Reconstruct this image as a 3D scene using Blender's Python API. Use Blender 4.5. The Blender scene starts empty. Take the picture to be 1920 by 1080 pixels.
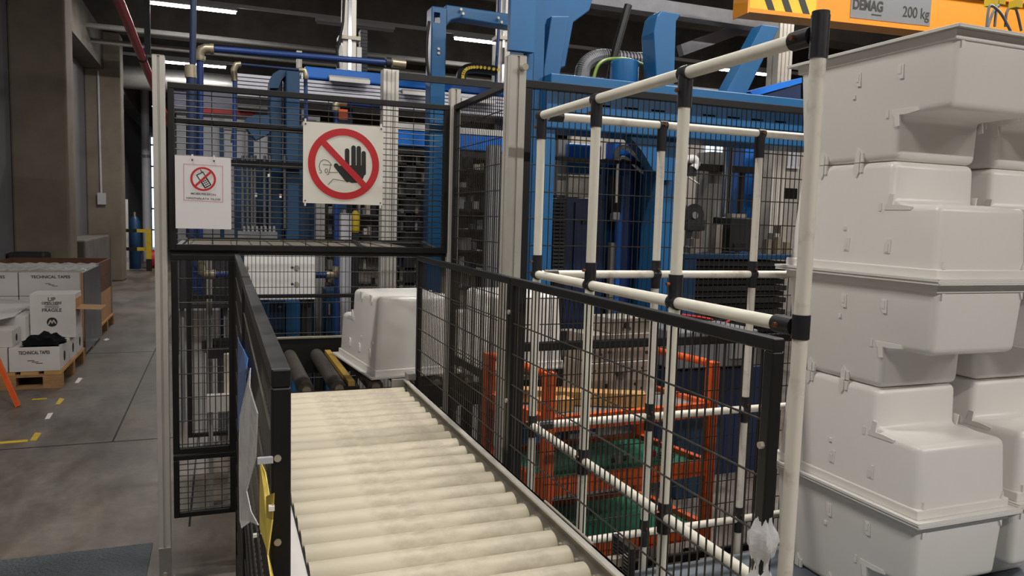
import bpy, bmesh, math, random
import numpy as np
from mathutils import Vector, Matrix
random.seed(7)
S = bpy.context.scene
COL = S.collection
# ---------------------------------------------------------------- camera
YAW, PITCH, ROLL, FPX, HC = math.radians(21.189), math.radians(5.2586), math.radians(-1.638), 1416.86, 1.55
_f = Vector((math.sin(YAW)*math.cos(PITCH), math.cos(YAW)*math.cos(PITCH), -math.sin(PITCH)))
_r = Vector((math.cos(YAW), -math.sin(YAW), 0)); _d = _f.cross(_r)
RT = math.cos(ROLL)*_r + math.sin(ROLL)*_d
DN = -math.sin(ROLL)*_r + math.cos(ROLL)*_d
CAM = Vector((0, 0, HC))
cd = bpy.data.cameras.new('camera'); cam = bpy.data.objects.new('camera', cd); COL.objects.link(cam)
cd.sensor_width = 36; cd.lens = FPX/1920*36; cd.clip_start = .05; cd.clip_end = 200
M3 = Matrix((RT, -DN, -_f)).transposed()
cam.matrix_world = Matrix.Translation(CAM) @ M3.to_4x4()
S.camera = cam
# ---------------------------------------------------------------- world, exposure
w = bpy.data.worlds.new('world'); S.world = w; w.use_nodes = True
w.node_tree.nodes['Background'].inputs[0].default_value = (.86, .93, 1, 1)
w.node_tree.nodes['Background'].inputs[1].default_value = 0
S.view_settings.view_transform = 'Standard'; S.view_settings.look = 'None'
S.view_settings.gamma = 1; S.view_settings.exposure = 0.2
LAMP_W = 88.0          # watts of one ceiling lamp
LAMP_COL = (1, .95, .88)
# lamp rows on the ceiling (y of the row, x centres)
LAMP_Z = 5.0
LAMP_ROWS = [(-2.9, (-.9, 2.3, 5.0, 7.7)), (2.9, (-.9, 2.3, 5.0, 7.7)), (8.7, (5.0, 10.6)),
             (14.4, (-.42, 4.95, 10.95)), (19.93, (-.55,)), (25.6, ())]
# ---------------------------------------------------------------- pixel helpers (photo taken as 1920x1080)
def ray(x, y): return (x-960)/FPX*RT + (y-540)/FPX*DN + _f
def onX(x, y, X): v = ray(x, y); return CAM + v*(X/v.x)
def onY(x, y, Y): v = ray(x, y); return CAM + v*(Y/v.y)
def onZ(x, y, Z): v = ray(x, y); return CAM + v*((Z-HC)/v.z)
# ---------------------------------------------------------------- materials
def lin(h):
    if isinstance(h, str):
        h = h.lstrip('#'); c = [int(h[i:i+2], 16)/255 for i in (0, 2, 4)]
        return tuple((v/12.92 if v <= .04045 else ((v+.055)/1.055)**2.4) for v in c) + (1,)
    return tuple(h) + (1,) if len(h) == 3 else h
MATS = {}
def mat(name, col, rough=.5, metal=0, var=0, scale=6, bump=0, bscale=40, col2=None, stretch=None, emit=0, spec=.5, trans=0, alpha=1, detail=5, contrast=(.35, .7)):
    if name in MATS: return MATS[name]
    m = bpy.data.materials.new(name); m.use_nodes = True; nt = m.node_tree; N = nt.nodes; L = nt.links
    b = N['Principled BSDF']; c = lin(col)
    b.inputs['Base Color'].default_value = c; b.inputs['Roughness'].default_value = rough
    b.inputs['Metallic'].default_value = metal; b.inputs['Specular IOR Level'].default_value = spec
    b.inputs['Alpha'].default_value = alpha
    if trans: b.inputs['Transmission Weight'].default_value = trans
    if emit:
        b.inputs['Emission Color'].default_value = c; b.inputs['Emission Strength'].default_value = emit
    if var or bump or col2:
        tc = N.new('ShaderNodeTexCoord'); mp = N.new('ShaderNodeMapping'); L.new(tc.outputs['Object'], mp.inputs[0])
        if stretch: mp.inputs['Scale'].default_value = stretch
    if var or col2:
        n = N.new('ShaderNodeTexNoise'); n.inputs['Scale'].default_value = scale; n.inputs['Detail'].default_value = detail; n.inputs['Roughness'].default_value = .65
        L.new(mp.outputs[0], n.inputs['Vector'])
        r = N.new('ShaderNodeValToRGB'); L.new(n.outputs['Fac'], r.inputs[0])
        d = lin(col2) if col2 else tuple(v*(1-var) for v in c[:3]) + (1,)
        r.color_ramp.elements[0].position = contrast[0]; r.color_ramp.elements[0].color = d
        r.color_ramp.elements[1].position = contrast[1]; r.color_ramp.elements[1].color = c
        L.new(r.outputs[0], b.inputs['Base Color'])
    if bump:
        n2 = N.new('ShaderNodeTexNoise'); n2.inputs['Scale'].default_value = bscale; n2.inputs['Detail'].default_value = 4
        L.new(mp.outputs[0], n2.inputs['Vector'])
        bp = N.new('ShaderNodeBump'); bp.inputs['Strength'].default_value = bump; bp.inputs['Distance'].default_value = .01
        L.new(n2.outputs['Fac'], bp.inputs['Height']); L.new(bp.outputs[0], b.inputs['Normal'])
    MATS[name] = m; return m
def floor_mat():
    if 'floor concrete' in MATS: return MATS['floor concrete']
    m = mat('floor concrete', '#807c78', .42, bump=.05, bscale=30); nt = m.node_tree; N = nt.nodes; L = nt.links; b = N['Principled BSDF']
    tc = [n for n in N if n.type == 'TEX_COORD'][0]
    def noise(scale, st, lo, hi, c0, c1, detail=8):
        mp = N.new('ShaderNodeMapping'); mp.inputs['Scale'].default_value = st; L.new(tc.outputs['Object'], mp.inputs[0])
        n = N.new('ShaderNodeTexNoise'); n.inputs['Scale'].default_value = scale; n.inputs['Detail'].default_value = detail; n.inputs['Roughness'].default_value = .7; L.new(mp.outputs[0], n.inputs['Vector'])
        r = N.new('ShaderNodeValToRGB'); L.new(n.outputs['Fac'], r.inputs[0]); r.color_ramp.elements[0].position = lo; r.color_ramp.elements[1].position = hi
        r.color_ramp.elements[0].color = c0; r.color_ramp.elements[1].color = c1; return r, n
    base, _ = noise(.55, (1, .6, 1), .38, .62, lin('#757270'), lin('#76695a'))
    stain, n1 = noise(1.5, (1.5, .6, 1), .40, .60, (.42, .40, .385, 1), (1, 1, 1, 1), 12)
    fine, _ = noise(14, (1, 1, 1), .3, .6, (.78, .77, .75, 1), (1, 1, 1, 1), 10)
    x1 = N.new('ShaderNodeMix'); x1.data_type = 'RGBA'; x1.blend_type = 'MULTIPLY'; x1.inputs[0].default_value = 1
    L.new(base.outputs[0], x1.inputs[6]); L.new(stain.outputs[0], x1.inputs[7])
    x2 = N.new('ShaderNodeMix'); x2.data_type = 'RGBA'; x2.blend_type = 'MULTIPLY'; x2.inputs[0].default_value = 1
    L.new(x1.outputs[2], x2.inputs[6]); L.new(fine.outputs[0], x2.inputs[7]); L.new(x2.outputs[2], b.inputs['Base Color'])
    mr = N.new('ShaderNodeMapRange'); mr.inputs[3].default_value = .28; mr.inputs[4].default_value = .6; L.new(n1.outputs['Fac'], mr.inputs[0]); L.new(mr.outputs[0], b.inputs['Roughness'])
    return m
M = dict(
 concrete=lambda: mat('concrete', '#6f6a63', .85, var=.4, scale=2.2, bump=.15, bscale=60),
 coltan=lambda: mat('column concrete', '#857b6c', .85, var=.3, scale=1.6, bump=.15, bscale=50),
 floor=lambda: floor_mat(),
 alu=lambda: mat('aluminium profile', '#d2cec5', .38, .35, var=.08, scale=9),
 alud=lambda: mat('aluminium dull', '#a5a4a1', .42, .5, var=.15, scale=9),
 steel=lambda: mat('zinc steel', '#bdb5a4', .45, .35, var=.15, scale=8),
 chrome=lambda: mat('polished steel', '#c9ccd0', .15, 1),
 black=lambda: mat('black powder coat', '#121213', .45, 0, var=.3, scale=12),
 wire=lambda: mat('dark wire', '#35322d', .42, .3),
 blackm=lambda: mat('black matt', '#141415', .6, 0, var=.2),
 rubber=lambda: mat('black plastic joint', '#26262a', .38, 0, var=.35, scale=30),
 tube=lambda: mat('ivory coated tube', '#ebe7d8', .38, 0, var=.16, scale=5, contrast=(.3, .6), stretch=(1, 1, .5)),
 tubew=lambda: mat('worn ivory tube', '#dfd9cd', .42, 0, col2='#b5aa9c', scale=9, contrast=(.28, .46)),
 pvc=lambda: mat('beige roller', '#c6bda8', .5, 0, col2='#8f8474', scale=4.0, contrast=(.28, .5), stretch=(1.0, 1.6, 1.6), detail=9, bump=.06, bscale=90),
 liner=lambda: mat('white liner plastic', '#e6e3de', .32, 0, var=.03, scale=3),
 blue=lambda: mat('blue machine paint', '#1d5a8a', .38, 0, var=.15, scale=3),
 dblue=lambda: mat('dark blue machine paint', '#1a4469', .42, 0, var=.2, scale=3),
 navy=lambda: mat('navy panel', '#16294f', .45, 0, var=.25, scale=3),
 bright=lambda: mat('bright blue enamel', '#1f74d6', .35, 0, var=.08, scale=4),
 pipe=lambda: mat('blue air pipe', '#1f3c78', .35, 0, var=.15, scale=5),
 brass=lambda: mat('nickel brass', '#b0a58e', .34, .55, var=.25, scale=20),
 orange=lambda: mat('orange paint', '#ee6428', .45, 0, var=.2, scale=10),
 green=lambda: mat('green rubber mat', '#43a584', .55, 0, col2='#357a63', scale=6),
 wood=lambda: mat('pine wood', '#c99a5d', .65, 0, var=.25, scale=5, stretch=(1, 9, 9)),
 woodd=lambda: mat('old pallet wood', '#a98258', .75, 0, var=.35, scale=6, stretch=(2, 2, 9)),
 crate=lambda: mat('brown crate board', '#6e4a33', .75, 0, var=.35, scale=5),
 carton=lambda: mat('white carton', '#cdc9c6', .75, 0, var=.08, scale=4),
 cartonb=lambda: mat('white carton', '#cdc9c6', .75, 0, var=.08, scale=4),
 kraft=lambda: mat('kraft board', '#b58a63', .8, 0, var=.15, scale=6),
 cloth=lambda: mat('black cloth', '#0f1114', .9, 0, var=.3, scale=20, spec=.15),
 mold=lambda: mat('machined mould steel', '#c2beb6', .42, .25, col2='#a39a8d', scale=5),
 dark=lambda: mat('dark machine grey', '#2c2d30', .5, .2, var=.3, scale=6),
 grey=lambda: mat('mid machine grey', '#7a7c80', .5, .1, var=.25, scale=6),
 lgrey=lambda: mat('light grey cover', '#b9bac0', .5, 0, var=.1, scale=6),
 slat=lambda: mat('white ribbed cover', '#d6d7e2', .4, 0, var=.06, scale=5),
 white=lambda: mat('white paint', '#e2e0dc', .45, 0, var=.05, scale=6),
 signw=lambda: mat('sign white', '#ece8dd', .45, 0),
 paper=lambda: mat('paper white', '#e9e4e4', .6, 0),
 red=lambda: mat('sign red', '#c8282f', .45, 0),
 redpipe=lambda: mat('red sprinkler pipe', '#b2303a', .4, 0, var=.15),
 ink=lambda: mat('black ink', '#23231f', .6, 0),
 pink=lambda: mat('pink line', '#d5506a', .6, 0),
 yellow=lambda: mat('yellow paint', '#d9b92c', .5, 0, var=.2),
 crane=lambda: mat('crane orange', '#d98a1c', .4, 0, var=.08),
 plateg=lambda: mat('grey name plate', '#77797c', .45, .3),
 glass=lambda: mat('daylight window', '#cfe6ff', .3, emit=2.2),
 film=lambda: mat('clear film', '#efefec', .2, 0, alpha=.6, bump=.5, bscale=25),
 filmd=lambda: mat('grey stretch wrap', '#5b5d66', .22, 0, alpha=.78, bump=.6, bscale=14, var=.4, stretch=(1, 1, .2)),
 redplastic=lambda: mat('red plastic', '#b7262a', .4),
 bluetarp=lambda: mat('blue plastic bag', '#3e6fb0', .35, var=.25, scale=18),
 yellowtape=lambda: mat('yellow tape', '#d8bd45', .45, var=.2, scale=15),
 plat=lambda: mat('blue grey platform sheet', '#6e7780', .45, 0, var=.18, scale=5, stretch=(1, 6, 1)),
 tread=lambda: mat('tread plate', '#5f676c', .42, .5, var=.35, scale=4, bump=.8, bscale=70),
 greenhose=lambda: mat('green clear hose', '#7f9a4a', .3, var=.2),
 lamp=lambda: mat('lamp diffuser', '#ffffff', .4, emit=30),
 lampoff=lambda: mat('unlit lamp', '#8d8d90', .5),
)
def mm(k):
    return M[k]() if isinstance(k, str) else k
# ---------------------------------------------------------------- mesh builder
ORG = {}
class MB:
    def __init__(s): s.v = []; s.f = []
    def add(s, vs, fs):
        o = len(s.v); s.v += [Vector(p) for p in vs]; s.f += [tuple(i+o for i in f) for f in fs]; return s
    def hexa(s, p):   # 8 points, bottom 4 then top 4
        return s.add(p, [(3, 2, 1, 0), (4, 5, 6, 7), (0, 1, 5, 4), (1, 2, 6, 5), (2, 3, 7, 6), (3, 0, 4, 7)])
    def box(s, a, b):
        x0, x1 = sorted((a[0], b[0])); y0, y1 = sorted((a[1], b[1])); z0, z1 = sorted((a[2], b[2]))
        return s.hexa([(x0, y0, z0), (x1, y0, z0), (x1, y1, z0), (x0, y1, z0), (x0, y0, z1), (x1, y0, z1), (x1, y1, z1), (x0, y1, z1)])
    def bar(s, p, q, w, h=None, up=(0, 0, 1)):
        p = Vector(p); q = Vector(q); h = h or w; d = (q-p).normalized(); u = Vector(up)
        if abs(d.dot(u)) > .95: u = Vector((0, 1, 0))
        sx = d.cross(u).normalized()*w/2; sz = sx.cross(d).normalized()*h/2
        return s.hexa([p-sx-sz, p+sx-sz, q+sx-sz, q-sx-sz, p-sx+sz, p+sx+sz, q+sx+sz, q-sx+sz])
    def cyl(s, p, q, r, n=12, r2=None, cap=True):
        p = Vector(p); q = Vector(q); r2 = r if r2 is None else r2; d = (q-p).normalized()
        u = Vector((0, 0, 1)) if abs(d.z) < .9 else Vector((1, 0, 0)); a = d.cross(u).normalized(); b = a.cross(d)
        A = [p + (a*math.cos(t)+b*math.sin(t))*r for t in [2*math.pi*i/n for i in range(n)]]
        B = [q + (a*math.cos(t)+b*math.sin(t))*r2 for t in [2*math.pi*i/n for i in range(n)]]
        F = [(i, i+n, (i+1) % n+n, (i+1) % n) for i in range(n)]
        if cap: F += [tuple(range(n)), tuple(range(2*n-1, n-1, -1))]
        return s.add(A+B, F)
    def pipe(s, pts, r, n=8):
        pts = [Vector(p) for p in pts]; rings = []
        a = None
        for i, p in enumerate(pts):
            d = (pts[min(i+1, len(pts)-1)]-pts[max(i-1, 0)]).normalized()
            if a is None:
                u = Vector((0, 0, 1)) if abs(d.z) < .9 else Vector((1, 0, 0)); a = d.cross(u).normalized()
            else: a = (a-d*a.dot(d)).normalized()
            b = d.cross(a); rings.append([p+(a*math.cos(2*math.pi*k/n)+b*math.sin(2*math.pi*k/n))*r for k in range(n)])
        vs = [v for R in rings for v in R]; F = []
        for i in range(len(pts)-1):
            for k in range(n): F.append((i*n+k, i*n+(k+1) % n, (i+1)*n+(k+1) % n, (i+1)*n+k))
        F += [tuple(range(n-1, -1, -1)), tuple(range((len(pts)-1)*n, len(pts)*n))]
        return s.add(vs, F)
    def prism(s, poly, o, ax, ay, az, d):
        """polygon poly (2D) in plane o+ax*x+ay*y, extruded by d along az"""
        o, ax, ay, az = map(Vector, (o, ax, ay, az)); n = len(poly)
        A = [o+ax*x+ay*y for x, y in poly]; B = [p+az*d for p in A]
        return s.add(A+B, [tuple(range(n-1, -1, -1)), tuple(range(n, 2*n))]+[(i, (i+1) % n, n+(i+1) % n, n+i) for i in range(n)])
    def lathe(s, prof, o, n=16):
        o = Vector(o); k = len(prof); vs = []
        for r, z in prof: vs += [o+Vector((r*math.cos(2*math.pi*i/n), r*math.sin(2*math.pi*i/n), z)) for i in range(n)]
        F = [(j*n+i, j*n+(i+1) % n, (j+1)*n+(i+1) % n, (j+1)*n+i) for j in range(k-1) for i in range(n)]
        F += [tuple(range(n-1, -1, -1)), tuple(range((k-1)*n, k*n))]
        return s.add(vs, F)
    def build(s, name, material, parent=None, smooth=False, bevel=0, local=False):
        me = bpy.data.meshes.new(name)
        org = Vector((0, 0, 0)) if (local or parent is None) else ORG.get(parent.name, Vector((0, 0, 0)))
        me.from_pydata([p-org for p in s.v], [], s.f); me.update()
        bm = bmesh.new(); bm.from_mesh(me); bmesh.ops.recalc_face_normals(bm, faces=bm.faces); bm.to_mesh(me); bm.free()
        me.materials.append(mm(material))
        if smooth:
            me.polygons.foreach_set('use_smooth', [True]*len(me.polygons))
            try: me.set_sharp_from_angle(angle=math.radians(40))
            except Exception: pass
        o = bpy.data.objects.new(name, me); COL.objects.link(o)
        if parent is not None: o.parent = parent; ORG[o.name] = org
        if bevel:
            md = o.modifiers.new('bevel', 'BEVEL'); md.width = bevel; md.segments = 2; md.limit_method = 'ANGLE'
        return o
def thing(name, label, cat, loc=(0, 0, 0), group=None, local=False):
    o = bpy.data.objects.new(name, None); COL.objects.link(o); o.location = loc; o.empty_display_size = .05
    o['label'] = label; o['category'] = cat
    if group: o['group'] = group
    ORG[o.name] = Vector((0, 0, 0)) if local else Vector(loc)
    return o
def tag(o, label, cat, group=None):
    o['label'] = label; o['category'] = cat
    if group: o['group'] = group
    return o
def struct(o): o['kind'] = 'structure'; return o
def copy_tree(o, parent=None):
    c = o.copy(); COL.objects.link(c); c.parent = parent
    for ch in list(o.children): copy_tree(ch, c)
    return c
def B(name, a, b, material, parent=None, **k): return MB().box(a, b).build(name, material, parent, **k)
def pbox(x0, y0, x1, y1, Y, d):
    """axis-aligned box whose front face stands at depth Y and covers the pixel rectangle; d metres deep"""
    xm, ym = (x0+x1)/2, (y0+y1)/2
    return (onY(x0, ym, Y).x, Y, onY(xm, y1, Y).z), (onY(x1, ym, Y).x, Y+d, onY(xm, y0, Y).z)
def text(name, body, size, o, ax, ay, material, parent, bold=0, align='CENTER', width=None):
    cu = bpy.data.curves.new(name, 'FONT'); cu.body = body; cu.size = size; cu.align_x = align; cu.align_y = 'CENTER'; cu.offset = bold
    t = bpy.data.objects.new(name, cu); COL.objects.link(t)
    bpy.context.view_layer.update()
    me = bpy.data.meshes.new_from_object(t.evaluated_get(bpy.context.evaluated_depsgraph_get()))
    bpy.data.objects.remove(t); bpy.data.curves.remove(cu)
    ax = Vector(ax); ay = Vector(ay); org = ORG.get(parent.name, Vector((0, 0, 0)))
    sx = 1
    if width:
        xs = [v.co.x for v in me.vertices]; sx = width/max(1e-6, max(xs)-min(xs))
    for v in me.vertices: v.co = Vector(o)+ax*v.co.x*sx+ay*v.co.y-org
    me.materials.clear(); me.materials.append(mm(material))
    ob = bpy.data.objects.new(name, me); COL.objects.link(ob); ob.parent = parent; ORG[ob.name] = org
    return ob
# T-slot aluminium profile post
def tslot(sx, sy):
    p = []
    for (nx, ny, tx, ty, hw, hl) in ((0, -1, 1, 0, sy/2, sx/2), (1, 0, 0, 1, sx/2, sy/2), (0, 1, -1, 0, sy/2, sx/2), (-1, 0, 0, -1, sx/2, sy/2)):
        def q(a, b): return (nx*hw*a/1.0 + tx*b, ny*hw*a/1.0 + ty*b)
        s = .0045
        p += [q(1, -hl+.002), q(1, -s), ((nx*(hw-.008)-tx*s), (ny*(hw-.008)-ty*s)), ((nx*(hw-.008)+tx*s), (ny*(hw-.008)+ty*s)), q(1, s), q(1, hl-.002)]
    return p
def cut(o, cutter):
    """drill real holes: subtract the shapes collected in cutter from a part"""
    c = cutter.build('cutter', o.data.materials[0], o.parent)
    md = o.modifiers.new('drill', 'BOOLEAN'); md.operation = 'DIFFERENCE'; md.object = c; md.solver = 'EXACT'; md.use_self = True
    bpy.context.view_layer.update()
    me = bpy.data.meshes.new_from_object(o.evaluated_get(bpy.context.evaluated_depsgraph_get()))
    o.modifiers.clear(); o.data = me; bpy.data.objects.remove(c)
    return o
def profile_part(name, x, y, sx, sy, z0, z1, parent, material='alu'):
    return MB().prism(tslot(sx, sy), (x, y, z0), (1, 0, 0), (0, 1, 0), (0, 0, 1), z1-z0).build(name, material, parent)
# ================================================================ STRUCTURE
fl = struct(B('floor', (-9, -9, -.15), (24, 36, 0), 'floor'))
MB().box((-2.5, 5.50, 0), (-.28, 5.512, .0012)).box((-.155, 3.9, 0), (-.145, 5.5, .0012)).box((-.112, 2.0, 0), (-.104, 3.28, .0012)).box((-2.5, 8.95, 0), (3, 8.965, .0012)).box((-.68, 5.5, 0), (-.668, 30, .0012)).build('floor_joint', 'blackm', fl)
struct(B('wall_left', (-2.8, -9, 0), (-2.56, 34, 6.6), mat('wall panel grey', '#77777b', .7, var=.12, scale=1.2)))
struct(B('wall_rear', (-2.8, -9.2, 0), (24.2, -9, 6.8), 'concrete')); struct(B('wall_east', (24, -9, 0), (24.2, 34, 6.8), 'concrete'))
wf = struct(B('wall_back', (-2.8, 33.6, 0), (24, 33.9, 6.6), 'concrete'))
struct(B('ceiling', (-2.8, -9, 6.6), (24, 34, 6.8), 'concrete'))
for i, y in enumerate((.1, 5.95, 11.95, 17.75, 23.6, 29.5)):
    struct(B('trim_%d' % (i+1), (-2.56, y-.25, 5.12), (24, y+.25, 6.6), 'concrete'))
struct(B('trim_7', (-2.56, -9, 4.35), (-2.2, 33.6, 5.1), 'concrete'))
for y, lab in ((11.75, 'wide concrete column behind the pallets of cartons'), (17.77, 'tan concrete column with a wall socket, further down the aisle')):
    c = thing('concrete_column', lab, 'column', (-2.2, y, 0))
    MB().box((-2.559, y, 0), (-1.9, y+.55, 5.11)).build('shaft', 'coltan', c, bevel=.03)
    if y > 15:
        a = onY(199, 375, y-.03)
        MB().box((a.x-.16, y-.07, a.z-.1), (a.x+.0, y-.001, a.z+.14)).build('socket_box', 'lgrey', c, bevel=.01)
        MB().cyl((a.x-.09, y-.02, a.z+.1), (a.x-.1, y-.02, 4.3), .022).build('conduit', 'lgrey', c)
tag(B('concrete_ledge', (-2.55, 14.5, 0), (-2.12, 17.7, .98), 'concrete', bevel=.03), 'low concrete ledge along the wall between the columns', 'ledge')
# far windows
for i, (x0, x1, y0, y1, Y) in enumerate(((263, 292, 150, 470, 33.55),)):
    a, b = pbox(x0, y0, x1, y1, Y, .04)
    wn = struct(B('window_%d' % (i+1), a, b, 'glass'))
    m = MB()
    for k in range(9): z = a[2]+(b[2]-a[2])*k/8; m.box((a[0], Y-.06, z-.03), (b[0], Y, z+.03))
    for k in range(4): x = a[0]+(b[0]-a[0])*k/3; m.box((x-.03, Y-.06, a[2]), (x+.03, Y, b[2]))
    m.build('window_frame', 'dark', wn)
# partition wall of the next bay with windows
PW = 11.0
struct(B('wall_right', (5.2, PW, 0), (17, PW+.15, 3.35), mat('partition beige', '#aaa59c', .7, var=.1, scale=2)))
for i, r in enumerate(((1322, 268, 1357, 345), (1432, 262, 1462, 300), (1478, 280, 1496, 312))):  # first pane is a bright window; second covers a white machine head, no window
    a, b = pbox(*r, PW-.03, .025); wn = struct(B('window_%d' % (i+2), a, b, 'glass' if i == 0 else 'lgrey'))
    MB().box((a[0]-.04, PW-.05, a[2]-.04), (b[0]+.04, PW-.031, a[2])).box((a[0]-.04, PW-.05, b[2]), (b[0]+.04, PW-.031, b[2]+.04)).box(((a[0]+b[0])/2-.02, PW-.05, a[2]), ((a[0]+b[0])/2+.02, PW-.031, b[2])).build('window_frame', 'lgrey', wn)
a, b = pbox(1322, 248, 1500, 268, PW-.09, .05); tag(B('red_banner', a, b, 'redplastic'), 'dark red horizontal panel above the bright partition window', 'panel')
# ceiling lamps on trunking
HOUS = mat('lamp housing', '#b9b9b9', .5)
ROWN = {-2.9: 'on the row over the open floor', 2.9: 'on the row over the roller conveyor', 8.7: 'on the row past the press', 14.4: 'on the middle row over the aisle end', 19.93: 'on the row behind the far beam', 25.6: 'on the row nearest the back wall'}
def luminaire(x, y, on, lab):
    off = '_offscreen' if on and (y < 5 or (y < 10 and x < 9)) else ''   # lamps of the rows above and behind the frame
    t = thing('ceiling_lamp'+off, lab, 'lamp', (x, y, LAMP_Z), 'strip lamps under the ceiling trunking')
    MB().box((x-.72, y-.05, LAMP_Z), (x+.72, y+.05, LAMP_Z+.06)).build('housing', HOUS, t)
    MB().cyl((x-.7, y, LAMP_Z-.012), (x+.7, y, LAMP_Z-.012), .036, 8).build('diffuser'+off, 'lamp' if on else 'lampoff', t)
    if on:
        la = bpy.data.lights.new('lamp_light', 'AREA'); la.shape = 'RECTANGLE'; la.size = 1.4; la.size_y = .12; la.energy = LAMP_W; la.color = LAMP_COL
        lo = bpy.data.objects.new('lamp_light'+off, la); COL.objects.link(lo); lo.parent = t; lo.location = (0, 0, -.055)
for y, xs in LAMP_ROWS:
    tag(B('lamp_trunking', (-2.4, y-.03, LAMP_Z+.062), (22, y+.03, LAMP_Z+.12), HOUS), 'long grey lamp trunking rail '+ROWN[y], 'rail', 'trunking rails under the beams')
    m = MB()
    for x in xs: luminaire(x, y, True, 'lit strip lamp '+ROWN[y]+', '+('over the aisle' if x < 1 else 'second from the wall' if x < 4.9 else ('third from the wall' if len(xs) > 3 else 'second from the wall') if x < 6 else 'fourth from the wall' if x < 8 else 'farthest from the wall'))
luminaire(2.35, 14.4, False, 'unlit grey strip lamp on the middle row')
# cable trays and pipes under the ceiling
for k, (y, z) in enumerate(((15.6, 4.75), (16.2, 4.6))):
    tag(MB().cyl((-2.2, y, z), (20, y, z), .05, 8).build('ceiling_pipe', 'alud', smooth=True), ['thin grey pipe under the ceiling before the far beam', 'second thin grey pipe hung lower before the far beam'][k], 'pipe')
tag(MB().cyl((-2.3, 21.2, 4.75), (20, 21.2, 4.75), .28, 16).build('ceiling_duct', 'alud', smooth=True), 'wide round grey air duct behind the far beam', 'duct')
# red sprinkler pipe
p0 = onX(206, -40, -.9); p1 = onX(284, 152, -.9)
rp = thing('sprinkler_pipe', 'red sprinkler pipe sloping down the aisle under the ceiling', 'pipe', p1)
MB().cyl(p0, p1+(p1-p0)*1.2, .05, 14).build('pipe', 'redpipe', rp, smooth=True)
pm = p0.lerp(p1, .68); MB().cyl(pm-Vector((0, .02, 0)), pm+Vector((0, .02, 0)), .062, 14).build('clamp', 'dark', rp)
MB().box(pm+Vector((.03, -.02, .05)), pm+Vector((.1, .02, 2.0))).build('hanger', 'dark', rp)
# ================================================================ GUARD FRAME AT THE TUNNEL
YF, XL, XR, YT = 3.32, -.22, .975, 2.57
def post(name, lab, x, y, sx, sy, z1, group=None):
    t = thing(name, lab, 'post', (x, y, 0), group)
    profile_part('profile', x, y, sx, sy, .0, z1, t)
    MB().box((x-sx/2-.012, y-sy/2-.012, 0), (x+sx/2+.012, y+sy/2+.012, .012)).build('base_plate', 'alud', t)
    MB().box((x-sx/2, y-sy/2-.006, .012), (x+sx/2, y-sy/2, .16)).build('foot_bracket', 'alud', t)
    MB().cyl((x, y-sy/2-.012, .05), (x, y-sy/2-.004, .05), .008, 8).build('bolt', 'steel', t)
    MB().box((x-sx/2+.001, y-sy/2+.001, z1), (x+sx/2-.001, y+sy/2-.001, z1+.004)).build('end_cap', 'alud', t)
    return t
post('profile_post', 'tall aluminium profile post at the aisle side of the guard', XL, YF, .045, .045, 2.14)
post('profile_post', 'slim aluminium profile post at the inner corner of the tunnel', .985, YF, .045, .045, 2.115)
tp = post('profile_post', 'thick aluminium profile post at the bend of the guard fence', .985, YT, .062, .062, 2.12)
MB().cyl((1.0, YT-.033, 2.08), (1.0, YT-.06, 2.08), .012, 10).build('top_bolt', 'steel', tp)
WR = .0019
def panel(name, lab, ax, a0, a1, c, z0, z1, dense='v', tube=.022, rails=(), pitch=.024, cross=.098, group=None, legs=None, mesh=True, cat='fence panel', bolts=True, cross0=None):
    """framed welded-mesh panel in the plane ax = c ('x': plane x=c running along y, 'y': plane y=c running along x)"""
    def P(a, z, off=0): return Vector((c+off, a, z)) if ax == 'x' else Vector((a, c+off, z))
    t = thing(name, lab, cat, P(a0, 0 if legs else z0), group)
    h = tube/2
    def bar(nm, p, q): return MB().bar(p, q, tube, tube, up=(0, 0, 1) if abs((q-p).z) < .01 else (0, 1, 0)).build(nm, 'black', t, bevel=.0025)
    bar('top_rail', P(a0, z1-h), P(a1, z1-h)); bar('bottom_rail', P(a0+tube, z0+h), P(a1-tube, z0+h))
    zl = z0 if legs is None else legs
    for a in (a0+h, a1-h):
        po = bar('upright', P(a, zl), P(a, z1-tube))
    for z in rails: bar('middle_rail', P(a0+tube, z), P(a1-tube, z))
    if mesh:
        m = MB(); s = -1 if ax == 'y' else -1
        dv = pitch if dense == 'v' else cross; dh = cross if dense == 'v' else pitch
        o1 = s*(h*.2); o2 = o1+s*WR*1.8
        n = int((a1-a0-2*tube)/dv)
        for i in range(n+1):
            a = a0+tube+(i+.5)*(a1-a0-2*tube)/(n+1); m.cyl(P(a, z0+h, o1), P(a, z1-h, o1), WR, 5, cap=False)
        z = (cross0 if cross0 else z1-tube-dh*.75)
        while z > z0+tube:
            m.cyl(P(a0+h, z, o2), P(a1-h, z, o2), WR*1.15, 5, cap=False); z -= dh
        w = m.build('wire_mesh', 'wire', t); w['kind'] = 'stuff'
    return t
# upper front panel with its signs
panel('guard_fence', 'wide upper mesh panel above the tunnel mouth carrying both signs', 'y', XL+.03, XR-.014, YF, 1.385, 2.045, 'h', tube=.024)
tag(MB().bar((XL+.03, YF+.035, 1.905), (.42, YF+.035, 1.89), .02, .022).build('cross_bar', 'black'), 'short black bar behind the upper mesh panel', 'bar')
panel('guard_fence', 'narrow lower mesh panel beside the tunnel mouth', 'y', XL+.035, .055, YF, .545, 1.368, 'v', tube=.024)
panel('guard_fence', 'small bottom mesh panel near the floor beside the tunnel', 'y', XL+.035, .055, YF, .275, .54, 'h', tube=.022)
panel('guard_fence', 'side mesh panel between the slim and the thick profile posts', 'x', YT+.04, YF-.03, .985, .2, 2.045, 'v', tube=.024)
panel('guard_fence', 'long mesh panel between the thick post and the white stack', 'y', 1.02, 3.3, YT, .15, 2.045, 'v', tube=.028, rails=(1.078,))
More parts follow.
